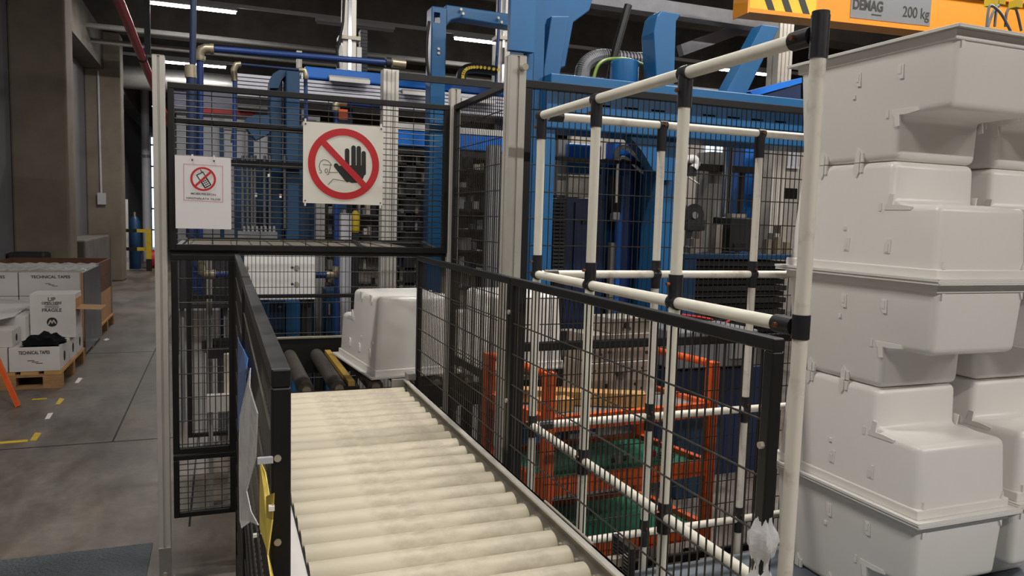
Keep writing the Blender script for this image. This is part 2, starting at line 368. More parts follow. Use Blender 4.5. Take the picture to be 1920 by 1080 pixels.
# tunnel roof and back
tr = thing('tunnel_roof', 'flat black mesh roof over the conveyor tunnel', 'roof', (XL+.03, YF, 1.385))
for nm, p, q in (('edge_rail', (XL+.03, YF+.02, 1.375), (XR, YF+.02, 1.375)), ('edge_rail', (XL+.03, 4.93, 1.375), (XR+.3, 4.93, 1.375)), ('edge_rail', (XL+.04, YF+.03, 1.375), (XL+.04, 4.92, 1.375)), ('edge_rail', (XR-.01, YF+.03, 1.375), (XR+.28, 4.92, 1.375)), ('cross_rail', (.62, YF+.03, 1.375), (.80, 4.92, 1.375))):
    MB().bar(p, q, .022, .018).build(nm, 'black', tr)
m = MB()
for i in range(64): y = YF+.04+i*.0247; m.cyl((XL+.05, y, 1.372), (XR, y, 1.372), .0018, 4, cap=False)
for i in range(12): x = XL+.08+i*.098; m.cyl((x, YF+.03, 1.376), (x, 4.92, 1.376), .002, 4, cap=False)
m.build('wire_mesh', mat('dull wire', '#5d574e', .5, .3), tr)['kind'] = 'stuff'
panel('guard_fence', 'rear mesh panel closing the far end of the tunnel', 'y', XL+.03, 1.25, 4.95, .15, 1.37, 'v', tube=.024, rails=(1.02,))
# ---- prohibition signs
def sign(name, lab, Y, corners, plate_mat, w, h, hooks):
    c = sum((onY(x, y, Y) for x, y in corners), Vector())/4
    t = thing(name, lab, 'sign', c)
    MB().box((c.x-w/2, Y-.0015, c.z-h/2), (c.x+w/2, Y+.0015, c.z+h/2)).build('plate', plate_mat, t)
    for hx, hz in hooks:
        MB().cyl((c.x+hx, Y-.004, c.z+hz), (c.x+hx, Y+.004, c.z+hz), .003, 8).build('rivet', 'dark', t)
        MB().box((c.x+hx-.003, Y-.003, c.z+hz+.004*(1 if hz > 0 else -1)), (c.x+hx+.003, Y+.012, c.z+hz+.022*(1 if hz > 0 else -1))).build('cable_tie', 'signw', t)
    return t, c
YS = 3.285
def flat(polys, Y, material, name, t, k=1):
    m = MB(); org = ORG[t.name]
    for i, poly in enumerate(polys): m.add([(p[0], Y-.0015-.0005*k-3e-6*i, p[1]) for p in poly], [tuple(range(len(poly)))])
    return m.build(name, material, t)
def px2(x, y): p = onY(x, y, YS); return (p.x, p.z)
def ring(cx, cz, r0, r1, n=56):
    return [[(cx+r*math.cos(a), cz+r*math.sin(a)) for r, a in ((r0, t), (r1, t), (r1, t2), (r0, t2))] for t, t2 in [(2*math.pi*i/n, 2*math.pi*(i+1)/n) for i in range(n)]]
def strip(pts, w):
    out = []
    for a, b in zip(pts, pts[1:]):
        d = Vector((b[0]-a[0], b[1]-a[1])); 
        if d.length < 1e-6: continue
        d.normalize(); n = Vector((-d.y, d.x))*w/2; e = d*w*.25
        out.append([(a[0]-e.x+n.x, a[1]-e.y+n.y), (a[0]-e.x-n.x, a[1]-e.y-n.y), (b[0]+e.x-n.x, b[1]+e.y-n.y), (b[0]+e.x+n.x, b[1]+e.y+n.y)])
    return out
def capsule(a, b, r, n=8):
    d = Vector((b[0]-a[0], b[1]-a[1])).normalized(); t0 = math.atan2(d.y, d.x)
    return [[(a[0]+r*math.cos(t0+math.pi/2+math.pi*i/n), a[1]+r*math.sin(t0+math.pi/2+math.pi*i/n)) for i in range(n+1)]+[(b[0]+r*math.cos(t0-math.pi/2+math.pi*i/n), b[1]+r*math.sin(t0-math.pi/2+math.pi*i/n)) for i in range(n+1)]]
t, c = sign('prohibition_sign', 'square white sign with crossed-out black hand in a red ring', YS, ((568, 228), (718, 238), (717, 386), (569, 379)), 'signw', .334, .336, ((-.158, .158), (.158, .158), (-.158, -.158), (.158, -.158)))
q = lambda x, y: px2(x, y)
cz = q(645, 308)
# fingers, palm and thumb traced from the sign (crop scale 4, origin 540,60 / 540,300)
F = lambda x, y, oy=60: q(540+x/4, oy+y/4)
hand = []
for a, b in (((443, 890), (443, 1040)), ((491, 868), (491, 1040)), ((530, 872), (530, 1040)), ((567, 910), (567, 1060))): hand += capsule(F(*a), F(*b), .0095)
hand += capsule(F(360, 1002), F(445, 1110), .0098)
hand.append([F(425, 1000), F(440, 1080), F(405, 1080), F(372, 1040)][::-1])
hand.append([F(x, y, 300) for x, y in ((425, 40), (585, 40), (578, 100), (560, 145), (520, 172), (475, 172), (430, 150), (395, 110), (360, 55), (385, 45))])
flat(hand, YS, 'ink', 'hand_symbol', t, 1)
w = .0028
G = lambda x, y: q(420+x/6.39, 290+y/6.39)
L_ = []
for pl_ in ([(1148, 105), (1160, 80), (1188, 62), (1215, 62), (1250, 78), (1275, 105), (1290, 125)], [(1183, 118), (1290, 127)], [(1148, 105), (1138, 145), (1150, 165), (1145, 185), (1165, 190), (1168, 218), (1140, 220)],
            [(1278, 128), (1262, 195), (1250, 238), (1230, 240)], [(1225+15*math.cos(a), 193+25*math.sin(a)) for a in [i*math.pi/5 for i in range(11)]], [(1262, 213), (1360, 213)], [(1247, 360), (1308, 293), (1450, 318)]):
    L_ += strip([G(*p) for p in pl_], w*.8)
flat(L_, YS, 'ink', 'worker_outline', t, 1)
flat(ring(cz[0], cz[1], .120, .149), YS, 'red', 'red_ring', t, 2)
dg = (-.7071*.134, .7071*.134)
flat(strip([(cz[0]+dg[0], cz[1]+dg[1]), (cz[0]-dg[0], cz[1]-dg[1])], .026), YS, 'red', 'red_bar', t, 3)
t, c = sign('phone_poster', 'white paper poster with crossed-out mobile phone in a red ring', YS, ((329, 291), (433, 297), (432, 430), (330, 427)), 'paper', .207, .287, ((-.04, .128), (.04, .128)))
F = lambda x, y: q(300+x/4, 270+y/4)
bx = [F(177, 150), F(470, 166), F(470, 436), F(179, 422)]
flat(strip(bx+[bx[0]], .0016), YS, 'pink', 'border_line', t, 1)
cz = F(324, 263)
ph = []
ph += strip([F(303, 192), F(315, 215)], .003)
ph += strip([F(275, 234), F(322, 211), F(382, 306), F(338, 330), F(275, 234)], .0036)
ph.append([F(300, 270), F(345, 248), F(382, 306), F(338, 330)])
flat(ph, YS, 'ink', 'phone_symbol', t, 1)
keys = []
for i in range(4):
    for j in range(3):
        u0, v0 = .08+j*.31, .08+i*.235
        a, b_, c_ = Vector(F(303, 272)), Vector(F(344, 252)), Vector(F(339, 327))
        e1, e2 = b_-a, c_-a
        keys.append([tuple(a+e1*(u0+du)+e2*(v0+dv)) for du, dv in ((0, 0), (.22, 0), (.22, .16), (0, .16))])
flat(keys, YS, 'paper', 'keypad', t, 2)
flat(ring(cz[0], cz[1], .0395, .0475), YS, 'red', 'red_ring', t, 3)
flat(strip([F(262, 318), F(384, 207)], .0085), YS, 'red', 'red_bar', t, 4)
for s_, y_, w_ in (('MOBILTELEFON', 377, .092), ('HASZNÁLATA TILOS!', 411, .126)):
    p = F(326, y_); text('lettering', s_, .0105, (p[0], YS-.0022, p[1]), (1, 0, -.02), (0, 0, 1), 'ink', t, .0002, width=w_)
# ================================================================ GUARD FENCES BESIDE THE CONVEYOR
XFN = .82; ZF = 1.374
panel('mesh_fence', 'black mesh fence panel along the conveyor, nearer the tunnel', 'x', 2.11, 3.255, XFN, .07, ZF, 'v', tube=.022, legs=0, cross0=1.238, pitch=.0245, cross=.0925)
nf = panel('mesh_fence', 'black mesh fence panel along the conveyor ending at the free corner post', 'x', .945, 2.105, XFN, .07, ZF, 'v', tube=.022, legs=0, cross0=1.238, pitch=.0245, cross=.0925)
for z in (1.27, 1.0, .75): MB().cyl((XFN-.011, 2.1, z), (XFN-.017, 2.1, z), .007, 8).build('bolt', 'steel', nf)
MB().cyl((XFN-.0111, .956, 1.2), (XFN-.018, .956, 1.2), .006, 8).build('bolt', 'steel', nf)
XLN = .064
lf = panel('mesh_fence', 'black mesh fence panel by the aisle side of the rollers, nearer the tunnel', 'x', 2.165, 3.29, XLN, .07, ZF, 'v', tube=.022, legs=0)
lf = panel('mesh_fence', 'black mesh fence panel by the aisle side with torn bags and yellow tape', 'x', .885, 2.155, XLN, .07, ZF-.002, 'v', tube=.022, legs=0)
for z in (1.268, 1.168): MB().cyl((XLN-.004, .8845, z), (XLN-.004, .8825, z), .0042, 10).build('bolt', 'steel', lf)
MB().bar((XLN-.009, .884, 1.267), (XLN-.026, .884, 1.267), .006, .007).build('hook', 'lgrey', lf)
# ================================================================ ROLLER CONVEYOR
XA, XB, ZR, RR, PIT = .172, .742, .765, .039, .0882
cv = thing('roller_conveyor', 'gravity roller conveyor with beige rollers between the mesh fences', 'conveyor', (.46, 2.0, 0))
m = MB().cyl((XA, 3.185, ZR), (XB, 3.185, ZR), RR, 20)
r0 = m.build('roller', 'pvc', cv, smooth=True)
sp = MB().cyl((XA-.002, 3.185, ZR), (XB+.025, 3.185, ZR), .008, 8).build('axle', 'steel', r0)
cp = MB().cyl((XB-.001, 3.185, ZR), (XB+.004, 3.185, ZR), .034, 16).build('end_cap', mat('olive end cap', '#8a8250', .5), r0)
for i in range(1, 28):
    c = copy_tree(r0, cv); c.location = (0, -i*PIT, 0)
# side rails: C-section on the right, flat plate on the left
MB().box((.768, .7, .735), (.774, 3.235, .828)).box((.752, .7, .822), (.7739, 3.235, .828)).build('side_rail', 'alu', cv)
m = MB()
for y in (1.63, 1.6): m.cyl((.7739, y, .79), (.7755, y, .79), .006, 8)
m.build('rail_hole_discs', 'blackm', cv)['kind'] = 'stuff'  # black discs stand in for the shade inside two rail holes
MB().box((.771, 1.45, .80), (.776, 1.72, .832)).build('splice_plate', 'steel', cv)
MB().box((.096, .7, .69), (.100, 3.235, .797)).box((.1001, .7, .792), (.166, 3.235, .797)).build('side_rail', 'white', cv)
MB().box((.1665, .7, .70), (.1690, 3.235, .799)).build('edge_strip', 'blackm', cv)
MB().box((.70, 3.236, .775), (.80, 3.25, .83)).box((.76, 3.2, .828), (.80, 3.25, .86)).build('end_bracket', 'alud', cv, bevel=.003)
for y in (1.0, 2.9):
    for x in (.10, .772): MB().box((x-.02, y-.02, 0), (x+.02, y+.02, .74)).build('leg', 'alud', cv)
# ================================================================ CROSS CONVEYOR IN THE TUNNEL
ZC = .80
xc = thing('cross_conveyor', 'black driven cross conveyor with dark rollers behind the tunnel mouth', 'conveyor', (.9, 3.75, 0))
MB().box((.1, 3.362, .66), (2.1, 3.375, .765)).build('front_beam', 'black', xc)
MB().box((.1, 4.27, .66), (2.1, 4.30, .86)).build('back_beam', 'black', xc)
MB().box((.1, 4.268, .855), (2.1, 4.302, .863)).build('wear_strip', 'steel', xc)
for x in (.21, .352, .495, .66, .80, .95, 1.10, 1.25, 1.4, 1.55, 1.7, 1.85):
    r = MB().cyl((x, 3.40, ZC-.036), (x, 4.25, ZC-.036), .036, 16).build('roller', mat('dark rubber roller', '#4a453f', .55, var=.35, scale=9, stretch=(3, 1, 3)), xc, smooth=True)
    MB().cyl((x, 3.38, ZC-.036), (x, 3.3999, ZC-.036), .02, 12).build('bearing', 'brass', r)
MB().box((.535, 3.39, .775), (.565, 4.22, .797)).build('belt_strip', mat('ochre belt', '#b5933f', .6, var=.2), xc)
MB().box((.515, 3.38, .74), (.585, 4.24, .774)).build('belt_channel', 'blackm', xc)
for x in (.17, 1.1, 2.05):
    for y in (3.37, 4.285): MB().box((x-.025, y-.02 if y > 4 else y+.006, 0), (x+.025, y+.02 if y > 4 else y+.04, .655)).build('leg', 'black', xc)
# ================================================================ LINERS
LW, LL, LH, ST, SZ, FLG = .395, .64, .372, .195, .232, .032
def liner_mesh():
    bm = bmesh.new()
    # body: L profile in (y, z), slight draft toward the top
    def prof(z, dr): return dr*z
    P = [(0, .03), (0, SZ), (ST, SZ), (ST, LH), (LL, LH), (LL, .03)]
    def X(z, s): return (LW/2-.02*z/LH)*s
    def Yy(y, z): return y + (.018*z/LH if y < .01 else (-.018*z/LH if y > LL-.01 else 0))
    A = [bm.verts.new((X(z, -1), Yy(y, z), z)) for y, z in P]; Bv = [bm.verts.new((X(z, 1), Yy(y, z), z)) for y, z in P]
    n = len(P); bm.faces.new(A[::-1]); bm.faces.new(Bv)
    for i in range(n): bm.faces.new((A[i], A[(i+1) % n], Bv[(i+1) % n], Bv[i]))
    bmesh.ops.recalc_face_normals(bm, faces=bm.faces)
    ed = [e for e in bm.edges if max(v.co.z for v in e.verts) > .05]
    bmesh.ops.bevel(bm, geom=ed, offset=.024, segments=4, affect='EDGES', profile=.5)
    return bm
def build_liner(label, group):
    t = thing('fridge_liner', label, 'liner', (0, 0, 0), group, local=True)
    bm = liner_mesh(); me = bpy.data.meshes.new('body'); bm.to_mesh(me); bm.free(); me.materials.append(mm('liner'))
    me.polygons.foreach_set('use_smooth', [True]*len(me.polygons))
    try: me.set_sharp_from_angle(angle=math.radians(50))
    except Exception: pass
    b = bpy.data.objects.new('body', me); COL.objects.link(b); b.parent = t
    # rim band and flange
    o = FLG
    MB().box((-LW/2-.004, -.004, .004), (LW/2+.004, LL+.004, .036)).build('rim_band', 'liner', t, local=True, bevel=.004)
    MB().box((-LW/2-o, -o, 0), (LW/2+o, LL+o, .0045)).build('flange', 'liner', t, local=True, bevel=.0015)
    m = MB()
    m.box((-LW/2-o, -o, .0046), (-LW/2-o+.006, LL+o, .009)).box((LW/2+o-.006, -o, .0046), (LW/2+o, LL+o, .009)).box((-LW/2-o, -o, .0046), (LW/2+o, -o+.006, .009)).box((-LW/2-o, LL+o-.006, .0046), (LW/2+o, LL+o, .009))
    m.build('flange_lip', 'liner', t, local=True)
    # moulded pockets on both long sides
    for s in (-1, 1):
        def at(y, z, d): return ((LW/2-.02*z/LH+d)*s, y, z)
        for y in (.19, .36, .53):
            arch = [(-.012, 0), (.012, 0), (.012, .022), (.008, .036), (0, .044), (-.012, .044)]
            MB().prism([(a, b_) for a, b_ in arch], (s*(LW/2-.02*.09/LH-.001), y, .075), (0, 1, 0), (0, 0, 1), (s, 0, 0), .0045).build('pocket', 'liner', t, local=True)
            MB().prism([(-.005, .004), (.006, .004), (.006, .028), (-.005, .030)], (s*(LW/2-.02*.09/LH+.0036), y, .075), (0, 1, 0), (0, 0, 1), (s, 0, 0), .002).build('pocket_slot', 'liner', t, local=True)
        for y in (.375, .56): MB().box(at(y-.006, .145, -.004), at(y+.006, .158, .005)).build('nub', 'liner', t, local=True)
        for y in (.34, .50):
            MB().prism([(-.014, 0), (-.004, .0), (-.004, .03), (-.014, .03)], (s*(LW/2-.02), y, LH-.032), (0, 1, 0), (0, 0, 1), (s, 0, 0), .0075).build('clip', 'liner', t, local=True)
            MB().prism([(0, 0), (.010, -.018), (.020, 0), (.020, .03), (0, .03)], (s*(LW/2-.02), y, LH-.032), (0, 1, 0), (0, 0, 1), (s, 0, 0), .0075).build('clip', 'liner', t, local=True)
        # moulded fin at the inner corner of the step
        MB().prism([(0, 0), (-.004, .034), (.014, .036), (.02, .004), (.028, -.002), (.03, -.016), (-.07, -.016), (-.075, -.006), (-.03, .0)], (s*(LW/2-.016), ST-.006, SZ-.002), (0, 1, 0), (0, 0, 1), (s, 0, 0), .006).build('step_fin', 'liner', t, local=True)
        MB().box((s*(LW/2-.02), ST+.036, SZ-.022), (s*(LW/2-.009), ST+.046, SZ+.004)).build('nub', 'liner', t, local=True)
        MB().prism([(0, 0), (.012, 0), (.0, .022)], (s*(LW/2-.022), -.003, .037), (-s, 0, 0), (0, 0, 1), (0, 1, 0), .01).build('corner_tab', 'liner', t, local=True)
    return t
XS0, YS0 = 2.0, 1.645
ZT = 2.142
G1 = 'white liners stacked in pairs'
ORD = ['topmost', 'second from the top', 'third from the top', 'fourth from the top', 'bottom one']
proto = build_liner('x', G1)
first = True
for col in range(2):
    for i in range(5):
        o = proto if first else copy_tree(proto); first = False
        o['label'] = 'white plastic liner, %s in the stack %s' % (ORD[i], ('next to the tube post', 'farther from the tube post')[col])
        x = XS0+LW/2+col*(LW+2*FLG+.012); jit = random.uniform(-.004, .004)
        if i % 2 == 0:   # flange on top (turned over about its long axis)
            zf = ZT-i*LH; o.rotation_euler = (0, math.pi, 0); o.location = (x+jit, YS0+col*.02, zf)
        else:
            o.rotation_euler = (0, 0, 0); o.location = (x+jit, YS0+col*.02, ZT-(i+1)*LH)
for lab, x, y, rz in (('white moulded plastic liner on the cross conveyor in the tunnel mouth', .635, 3.375, 6.5), ('white moulded plastic liner on the cross conveyor behind the thick post', 1.20, 3.40, 2)):
    o = copy_tree(proto); o['label'] = lab; o['group'] = 'white liners on the cross conveyor'
    a = math.radians(rz); o.rotation_euler = (0, 0, math.pi+a)
    # near left flange corner at (x, y)
    lx, ly = LW/2+FLG, LL+FLG
    o.location = (x+lx*math.cos(a)-ly*math.sin(a), y+lx*math.sin(a)+ly*math.cos(a), ZC+.001)
ZP = ZT-5*LH      # bottom of the stack
# tape bits
# ================================================================ PLATFORM UNDER THE STACK
pf = thing('stack_platform', 'low grey platform carrying the white liner stacks inside the tube cage', 'platform', (2.1, 1.4, 0))
MB().box((1.06, .45, ZP-.03), (3.3, 2.31, ZP-.001)).build('deck', 'plat', pf, bevel=.004)
for y in (.5, 1.35, 2.2): MB().box((1.1, y, .1), (3.26, y+.08, ZP-.031)).build('beam', 'dark', pf)
for x in (1.1, 2.1, 3.1):
    for y in (.5, 1.35, 2.2): MB().box((x, y, 0), (x+.1, y+.08, .099)).build('foot', 'dark', pf)
# ================================================================ TUBE CAGE
cg = thing('tube_cage', 'cage of ivory lean tubes with black joints beside the mesh fence', 'cage', (1.0, 2.35, 0))
TR = .014; XC = 1.0; YB = 2.35
ZRL = (1.893, 1.364, .84, .40)
YP = (1.098, 1.515, 1.955, YB); XP = (1.465, 1.892, 2.32)
def joint(p, axis, r=.0195, l=.07):
    a = Vector(axis)*l/2
    return MB().cyl(Vector(p)-a, Vector(p)+a, r, 14).build('joint', 'rubber', cg, smooth=True)
def bolt(p, n):
    MB().cyl(Vector(p), Vector(p)+Vector(n)*.008, .005, 6).build('bolt', mat('copper bolt', '#8b5a3c', .4, .8), cg)
for k, y in enumerate(YP):
    z1 = 1.925 if k == 0 else ZRL[0]
    MB().cyl((XC, y, 0), (XC, y, z1), TR, 16).build('post_tube', 'tubew' if k == 0 else 'tube', cg, smooth=True)
    if k == 0:
        joint((XC, y, ZRL[0]-.005), (0, 0, 1), .0165, .075); MB().cyl((XC, y, 1.925), (XC, y, 1.932), .0155, 14).build('cap', 'rubber', cg)
    for j, z in enumerate(ZRL):
        if k == 0:
            if j: joint((XC, y, z+.002), (0, 0, 1), .0165, .045)
            joint((XC, y+.042, z), (0, 1, 0), .0175, .05); bolt((XC-.0175, y+.045, z), (-1, 0, 0))
        else:
            dz = -.04 if j == 0 else (.028 if j == 1 else 0)
            joint((XC, y, z+dz), (0, 0, 1), .0172, .075); joint((XC, y, z), (0, 1, 0), .0178, .03)
            bolt((XC-.0172, y, z+dz+(.0 if j == 0 else .015)), (-1, 0, 0))
for z in ZRL: MB().cyl((XC, YP[0]+.02, z), (XC, YB, z), TR, 16).build('rail_tube', 'tube', cg, smooth=True)
for x in XP:
    MB().cyl((x, YB, 0), (x, YB, ZRL[0]), TR, 14).build('post_tube', 'tubew', cg, smooth=True)
    for j, z in enumerate(ZRL):
        joint((x, YB, z+(-.04 if j == 0 else 0)), (0, 0, 1), .0172, .1); joint((x, YB, z), (1, 0, 0), .0178, .03); bolt((x, YB-.0172, z+.02*(j > 0)), (0, -1, 0))
for z in ZRL:
    MB().cyl((XC, YB, z), (2.5, YB, z), TR, 14).build('rail_tube', 'tubew', cg, smooth=True)
    joint((XC+.05, YB, z), (1, 0, 0), .0172, .05)
# ================================================================ ORANGE CART
c0 = Vector((1.2, 2.665, 0)); ex = Vector((.806, .045, 0)).normalized(); ey = Vector((-.09, .46, 0)).normalized()
CL, CD = .80, .46
def cp_(u, v, z): return c0+ex*u+ey*v+Vector((0, 0, z))
ct = thing('tool_cart', 'orange steel cart with green mats holding a mould block', 'cart', c0)
for u in (0, CL):
    for v in (0, CD): MB().bar(cp_(u, v, .1), cp_(u, v, .955), .045, .045, up=(0, 1, 0)).build('leg', 'orange', ct, bevel=.003)
    MB().cyl(cp_(u, .03, .945), cp_(u, CD-.03, .945), .017, 12).build('handle', 'orange', ct, smooth=True)
for z, mat_, rim in ((.745, 'kraft', .06), (.485, 'green', .065), (.20, 'green', .065)):
    for p, q_ in ((cp_(0, 0, z), cp_(CL, 0, z)), (cp_(0, CD, z), cp_(CL, CD, z)), (cp_(0, 0, z), cp_(0, CD, z)), (cp_(CL, 0, z), cp_(CL, CD, z))):
        MB().bar(p, q_, .03, rim).build('shelf_rim', 'orange', ct)
    MB().hexa([cp_(.016, .016, z-.01), cp_(CL-.016, .016, z-.01), cp_(CL-.016, CD-.016, z-.01), cp_(.016, CD-.016, z-.01), cp_(.016, .016, z+.012), cp_(CL-.016, .016, z+.012), cp_(CL-.016, CD-.016, z+.012), cp_(.016, CD-.016, z+.012)]).build('shelf_mat', 'alud' if mat_ == 'kraft' else mat_, ct)
for u in (.03, CL-.03):
    for v in (.04, CD-.04): MB().cyl(cp_(u, v, .05)-ex*.015, cp_(u, v, .05)+ex*.015, .05, 16).build('castor', 'blackm', ct)
ZS = .758
def block(name, lab, cat, u0, v0, u1, v1, z0, z1, material, **k):
    return tag(MB().hexa([cp_(u, v, z) for z in (z0, z1) for u, v in ((u0, v0), (u1, v0), (u1, v1), (u0, v1))]).build(name, material, **k), lab, cat)
tag(MB().bar(cp_(.05, .34, ZS+.032), cp_(.52, .08, ZS+.032), .075, .06).build('wooden_beam', 'wood', bevel=.003), 'long squared pine beam lying aslant on the orange cart', 'beam')
block('wooden_beam', 'short squared pine beam at the left end of the orange cart', 'beam', .035, .10, .19, .175, ZS, ZS+.055, 'wood', bevel=.003)
mo = thing('mould_block', 'grey steel mould block with drilled holes on the orange cart', 'mould', cp_(.45, .3, ZS))
def mblock(name, u0, v0, u1, v1, z0, z1, material='mold'):
    return MB().hexa([cp_(u, v, z) for z in (z0, z1) for u, v in ((u0, v0), (u1, v0), (u1, v1), (u0, v1))]).build(name, material, mo, bevel=.003)
M_LO = mblock('lower_half', .36, .25, .69, .44, ZS, ZS+.165); M_UP = mblock('upper_half', .37, .26, .69, .44, ZS+.168, ZS+.29); M_PAD = mblock('raised_pad', .48, .27, .69, .43, ZS+.291, ZS+.36)
CUTS = {'a': MB(), 'b': MB(), 'c': MB()}
for u, z, r in ((.41, .10, .02), (.385, .115, .008), (.44, .115, .008), (.26, .03, .007), (.26, .13, .007), (.54, .04, .007), (.54, .13, .007), (.57, .09, .007), (.33, .06, .01), (.45, .24, .012), (.43, .31, .008), (.47, .31, .008), (.45, .325, .014), (.25, .22, .008), (.35, .21, .008), (.57, .2, .008), (.32, .255, .01), (.5, .06, .007), (.3, .2, .006)):
    u = .37+(u-.24)*.9; vv = .25 if z < .167 else .26 if z < .29 else .27; CUTS['a' if vv == .25 else 'b' if vv == .26 else 'c'].cyl(cp_(u, vv, ZS+z)-ey*.01, cp_(u, vv, ZS+z)+ey*.05, r*1.15, 12)
cut(M_LO, CUTS['a']); cut(M_UP, CUTS['b']); cut(M_PAD, CUTS['c'])
pl = thing('mould_plate', 'dark grey steel plate with bolt holes beside the mould block', 'mould', cp_(.7, .35, ZS))
M_PL = MB().hexa([cp_(u, v, z) for z in (ZS, ZS+.3) for u, v in ((.70, .3), (.765, .3), (.765, .43), (.70, .43))]).build('plate', 'grey', pl, bevel=.003)
m = MB()
for i in range(5): m.cyl(cp_(.745, .3, ZS+.04+.055*i)-ey*.01, cp_(.745, .3, ZS+.04+.055*i)+ey*.04, .006, 10)
cut(M_PL, m)
t = thing('gear_fitting', 'small grey metal fitting lying on the middle green mat', 'tool', cp_(.45, .15, .498))
MB().cyl(cp_(.45, .15, .4985), cp_(.45, .15, .535), .022, 10).build('hub', 'alud', t); MB().cyl(cp_(.42, .15, .510), cp_(.50, .16, .510), .011, 8).build('shaft', 'dark', t)
t = thing('cable_coil', 'small black cable coil on the middle green mat', 'cable', cp_(.68, .12, .498))
MB().pipe([cp_(.68+.04*math.cos(a), .12+.03*math.sin(a), .5025+.002*a) for a in [i*.5 for i in range(26)]], .004, 6).build('coil', 'blackm', t)
MB().box(cp_(.64, .16, .498), cp_(.665, .19, .525)).build('red_plug', 'redplastic', t)
# ================================================================ MACHINES INSIDE THE CELL
def pcol(x0, x1, y0, Y, d, z0=0):
    a, b = pbox(x0, y0, x1, y0+200, Y, d); return (a[0], Y, z0), (b[0], Y+d, b[2])
def part(t, name, rect, material, **k):
    a, b = pbox(*rect); return MB().box(a, b).build(name, material, t, **k)
def cpart(t, name, x0, x1, y0, Y, d, material, z0=0, **k):
    a, b = pcol(x0, x1, y0, Y, d, z0); return MB().box(a, b).build(name, material, t, **k)
def pcyl(t, name, pts, Y, r, material, n=12):
    return MB().pipe([onY(x, y, Y) for x, y in pts], r, n).build(name, material, t, smooth=True)
def curve(pts, k=8):
    P = [Vector(p) for p in pts]; P = [P[0]*2-P[1]]+P+[P[-1]*2-P[-2]]; out = []
    for i in range(1, len(P)-2):
        for j in range(k):
            t = j/k; a, b, c, d = P[i-1:i+3]
            out.append(.5*((2*b)+(c-a)*t+(2*a-5*b+4*c-d)*t*t+(3*b-a-3*c+d)*t**3))
    return out+[P[-2]]
def hose(name, lab, pts, Y, r, material, dys=None, cat='hose'):
    Q = [onY(x, y, Y+(dys[i] if dys else 0)) for i, (x, y) in enumerate(pts)]
    return tag(MB().pipe(curve(Q), r, 8).build(name, material, smooth=True), lab, cat)
# ---- compressed-air pipes with brass elbows
YP1 = 5.25
t = thing('air_pipe', 'blue compressed-air pipe with brass elbow running across above the tunnel', 'pipe', onY(374, 470, YP1))
pcyl(t, 'riser', ((374, 560), (375, 112)), YP1, .021, 'pipe'); pcyl(t, 'run', ((402, 92), (732, 118)), YP1, .021, 'pipe')
pcyl(t, 'elbow', ((374, 114), (374, 100), (378, 94), (386, 91), (400, 92)), YP1, .030, 'brass'); pcyl(t, 'elbow_collar', ((394, 92), (401, 92.5)), YP1, .034, 'brass')
pcyl(t, 'elbow_collar', ((374.5, 105), (374.5, 112)), YP1, .034, 'brass')
pcyl(t, 'clamp', ((723, 117), (733, 118)), YP1, .036, 'dark'); pcyl(t, 'coupling', ((735, 118), (760, 121)), YP1, .031, 'brass')
YP2 = 5.12
t = thing('air_pipe', 'dark blue drop pipe with brass collar next to the aisle post', 'pipe', onY(360, 470, YP2))
pcyl(t, 'drop', ((363, -60), (361, 128)), YP2, .019, 'navy'); pcyl(t, 'riser', ((359, 140), (358, 548)), YP2, .03, 'navy'); pcyl(t, 'collar', ((357, 122), (358, 146)), YP2, .034, 'brass')
t = thing('air_pipe', 'thin navy pipe with small fittings beside the blue press', 'pipe', onY(438, 470, 5.4))
pcyl(t, 'riser', ((440, 300), (440, 150)), 5.4, .013, 'pipe'); MB().bar(onY(440, 238, 5.42), onY(440, 238, 5.42)+Vector((.0, 1.13, .0)), .025, .025).build('wall_bracket', 'alud', t)
pcyl(t, 'elbow', ((440, 152), (438, 130), (444, 121), (452, 121)), 5.4, .02, 'brass'); pcyl(t, 'run', ((452, 121), (560, 131)), 5.4, .011, 'navy')
pcyl(t, 'elbow', ((560, 131), (571, 132), (573, 140), (573, 148)), 5.4, .018, 'brass'); pcyl(t, 'drop', ((573, 146), (574, 240)), 5.4, .013, 'pipe')
t = thing('air_pipe', 'short blue pipe with brass elbow under the ribbed cover', 'pipe', onY(630, 250, 5.6))
pcyl(t, 'riser', ((630, 206), (631, 640)), 5.6, .019, 'pipe'); pcyl(t, 'elbow', ((630, 208), (630, 196), (636, 192), (650, 193)), 5.6, .028, 'brass'); pcyl(t, 'run', ((650, 193), (712, 199)), 5.6, .018, 'pipe')
part(t, 'valve', (635, 205, 652, 224, 5.58, .05), 'orange')
t = thing('pipe_fitting', 'brass pipe tee with blue stub low behind the narrow panel', 'fitting', onY(385, 510, 5.0))
pcyl(t, 'stub', ((361, 500), (361, 545)), 5.0, .02, 'pipe'); pcyl(t, 'tee', ((378, 488), (379, 512), (386, 514), (404, 515)), 5.0, .03, 'brass'); pcyl(t, 'outlet', ((404, 515), (428, 514)), 5.0, .02, 'pipe')
t = thing('pipe_fitting', 'brass pipe end with blue stub right of the white plate', 'fitting', onY(605, 515, 5.5))
FT2 = t
pcyl(t, 'stub', ((590, 516), (612, 516)), 5.5, .022, 'pipe'); pcyl(t, 'tee', ((611, 515), (628, 515), (630, 500)), 5.5, .03, 'brass')
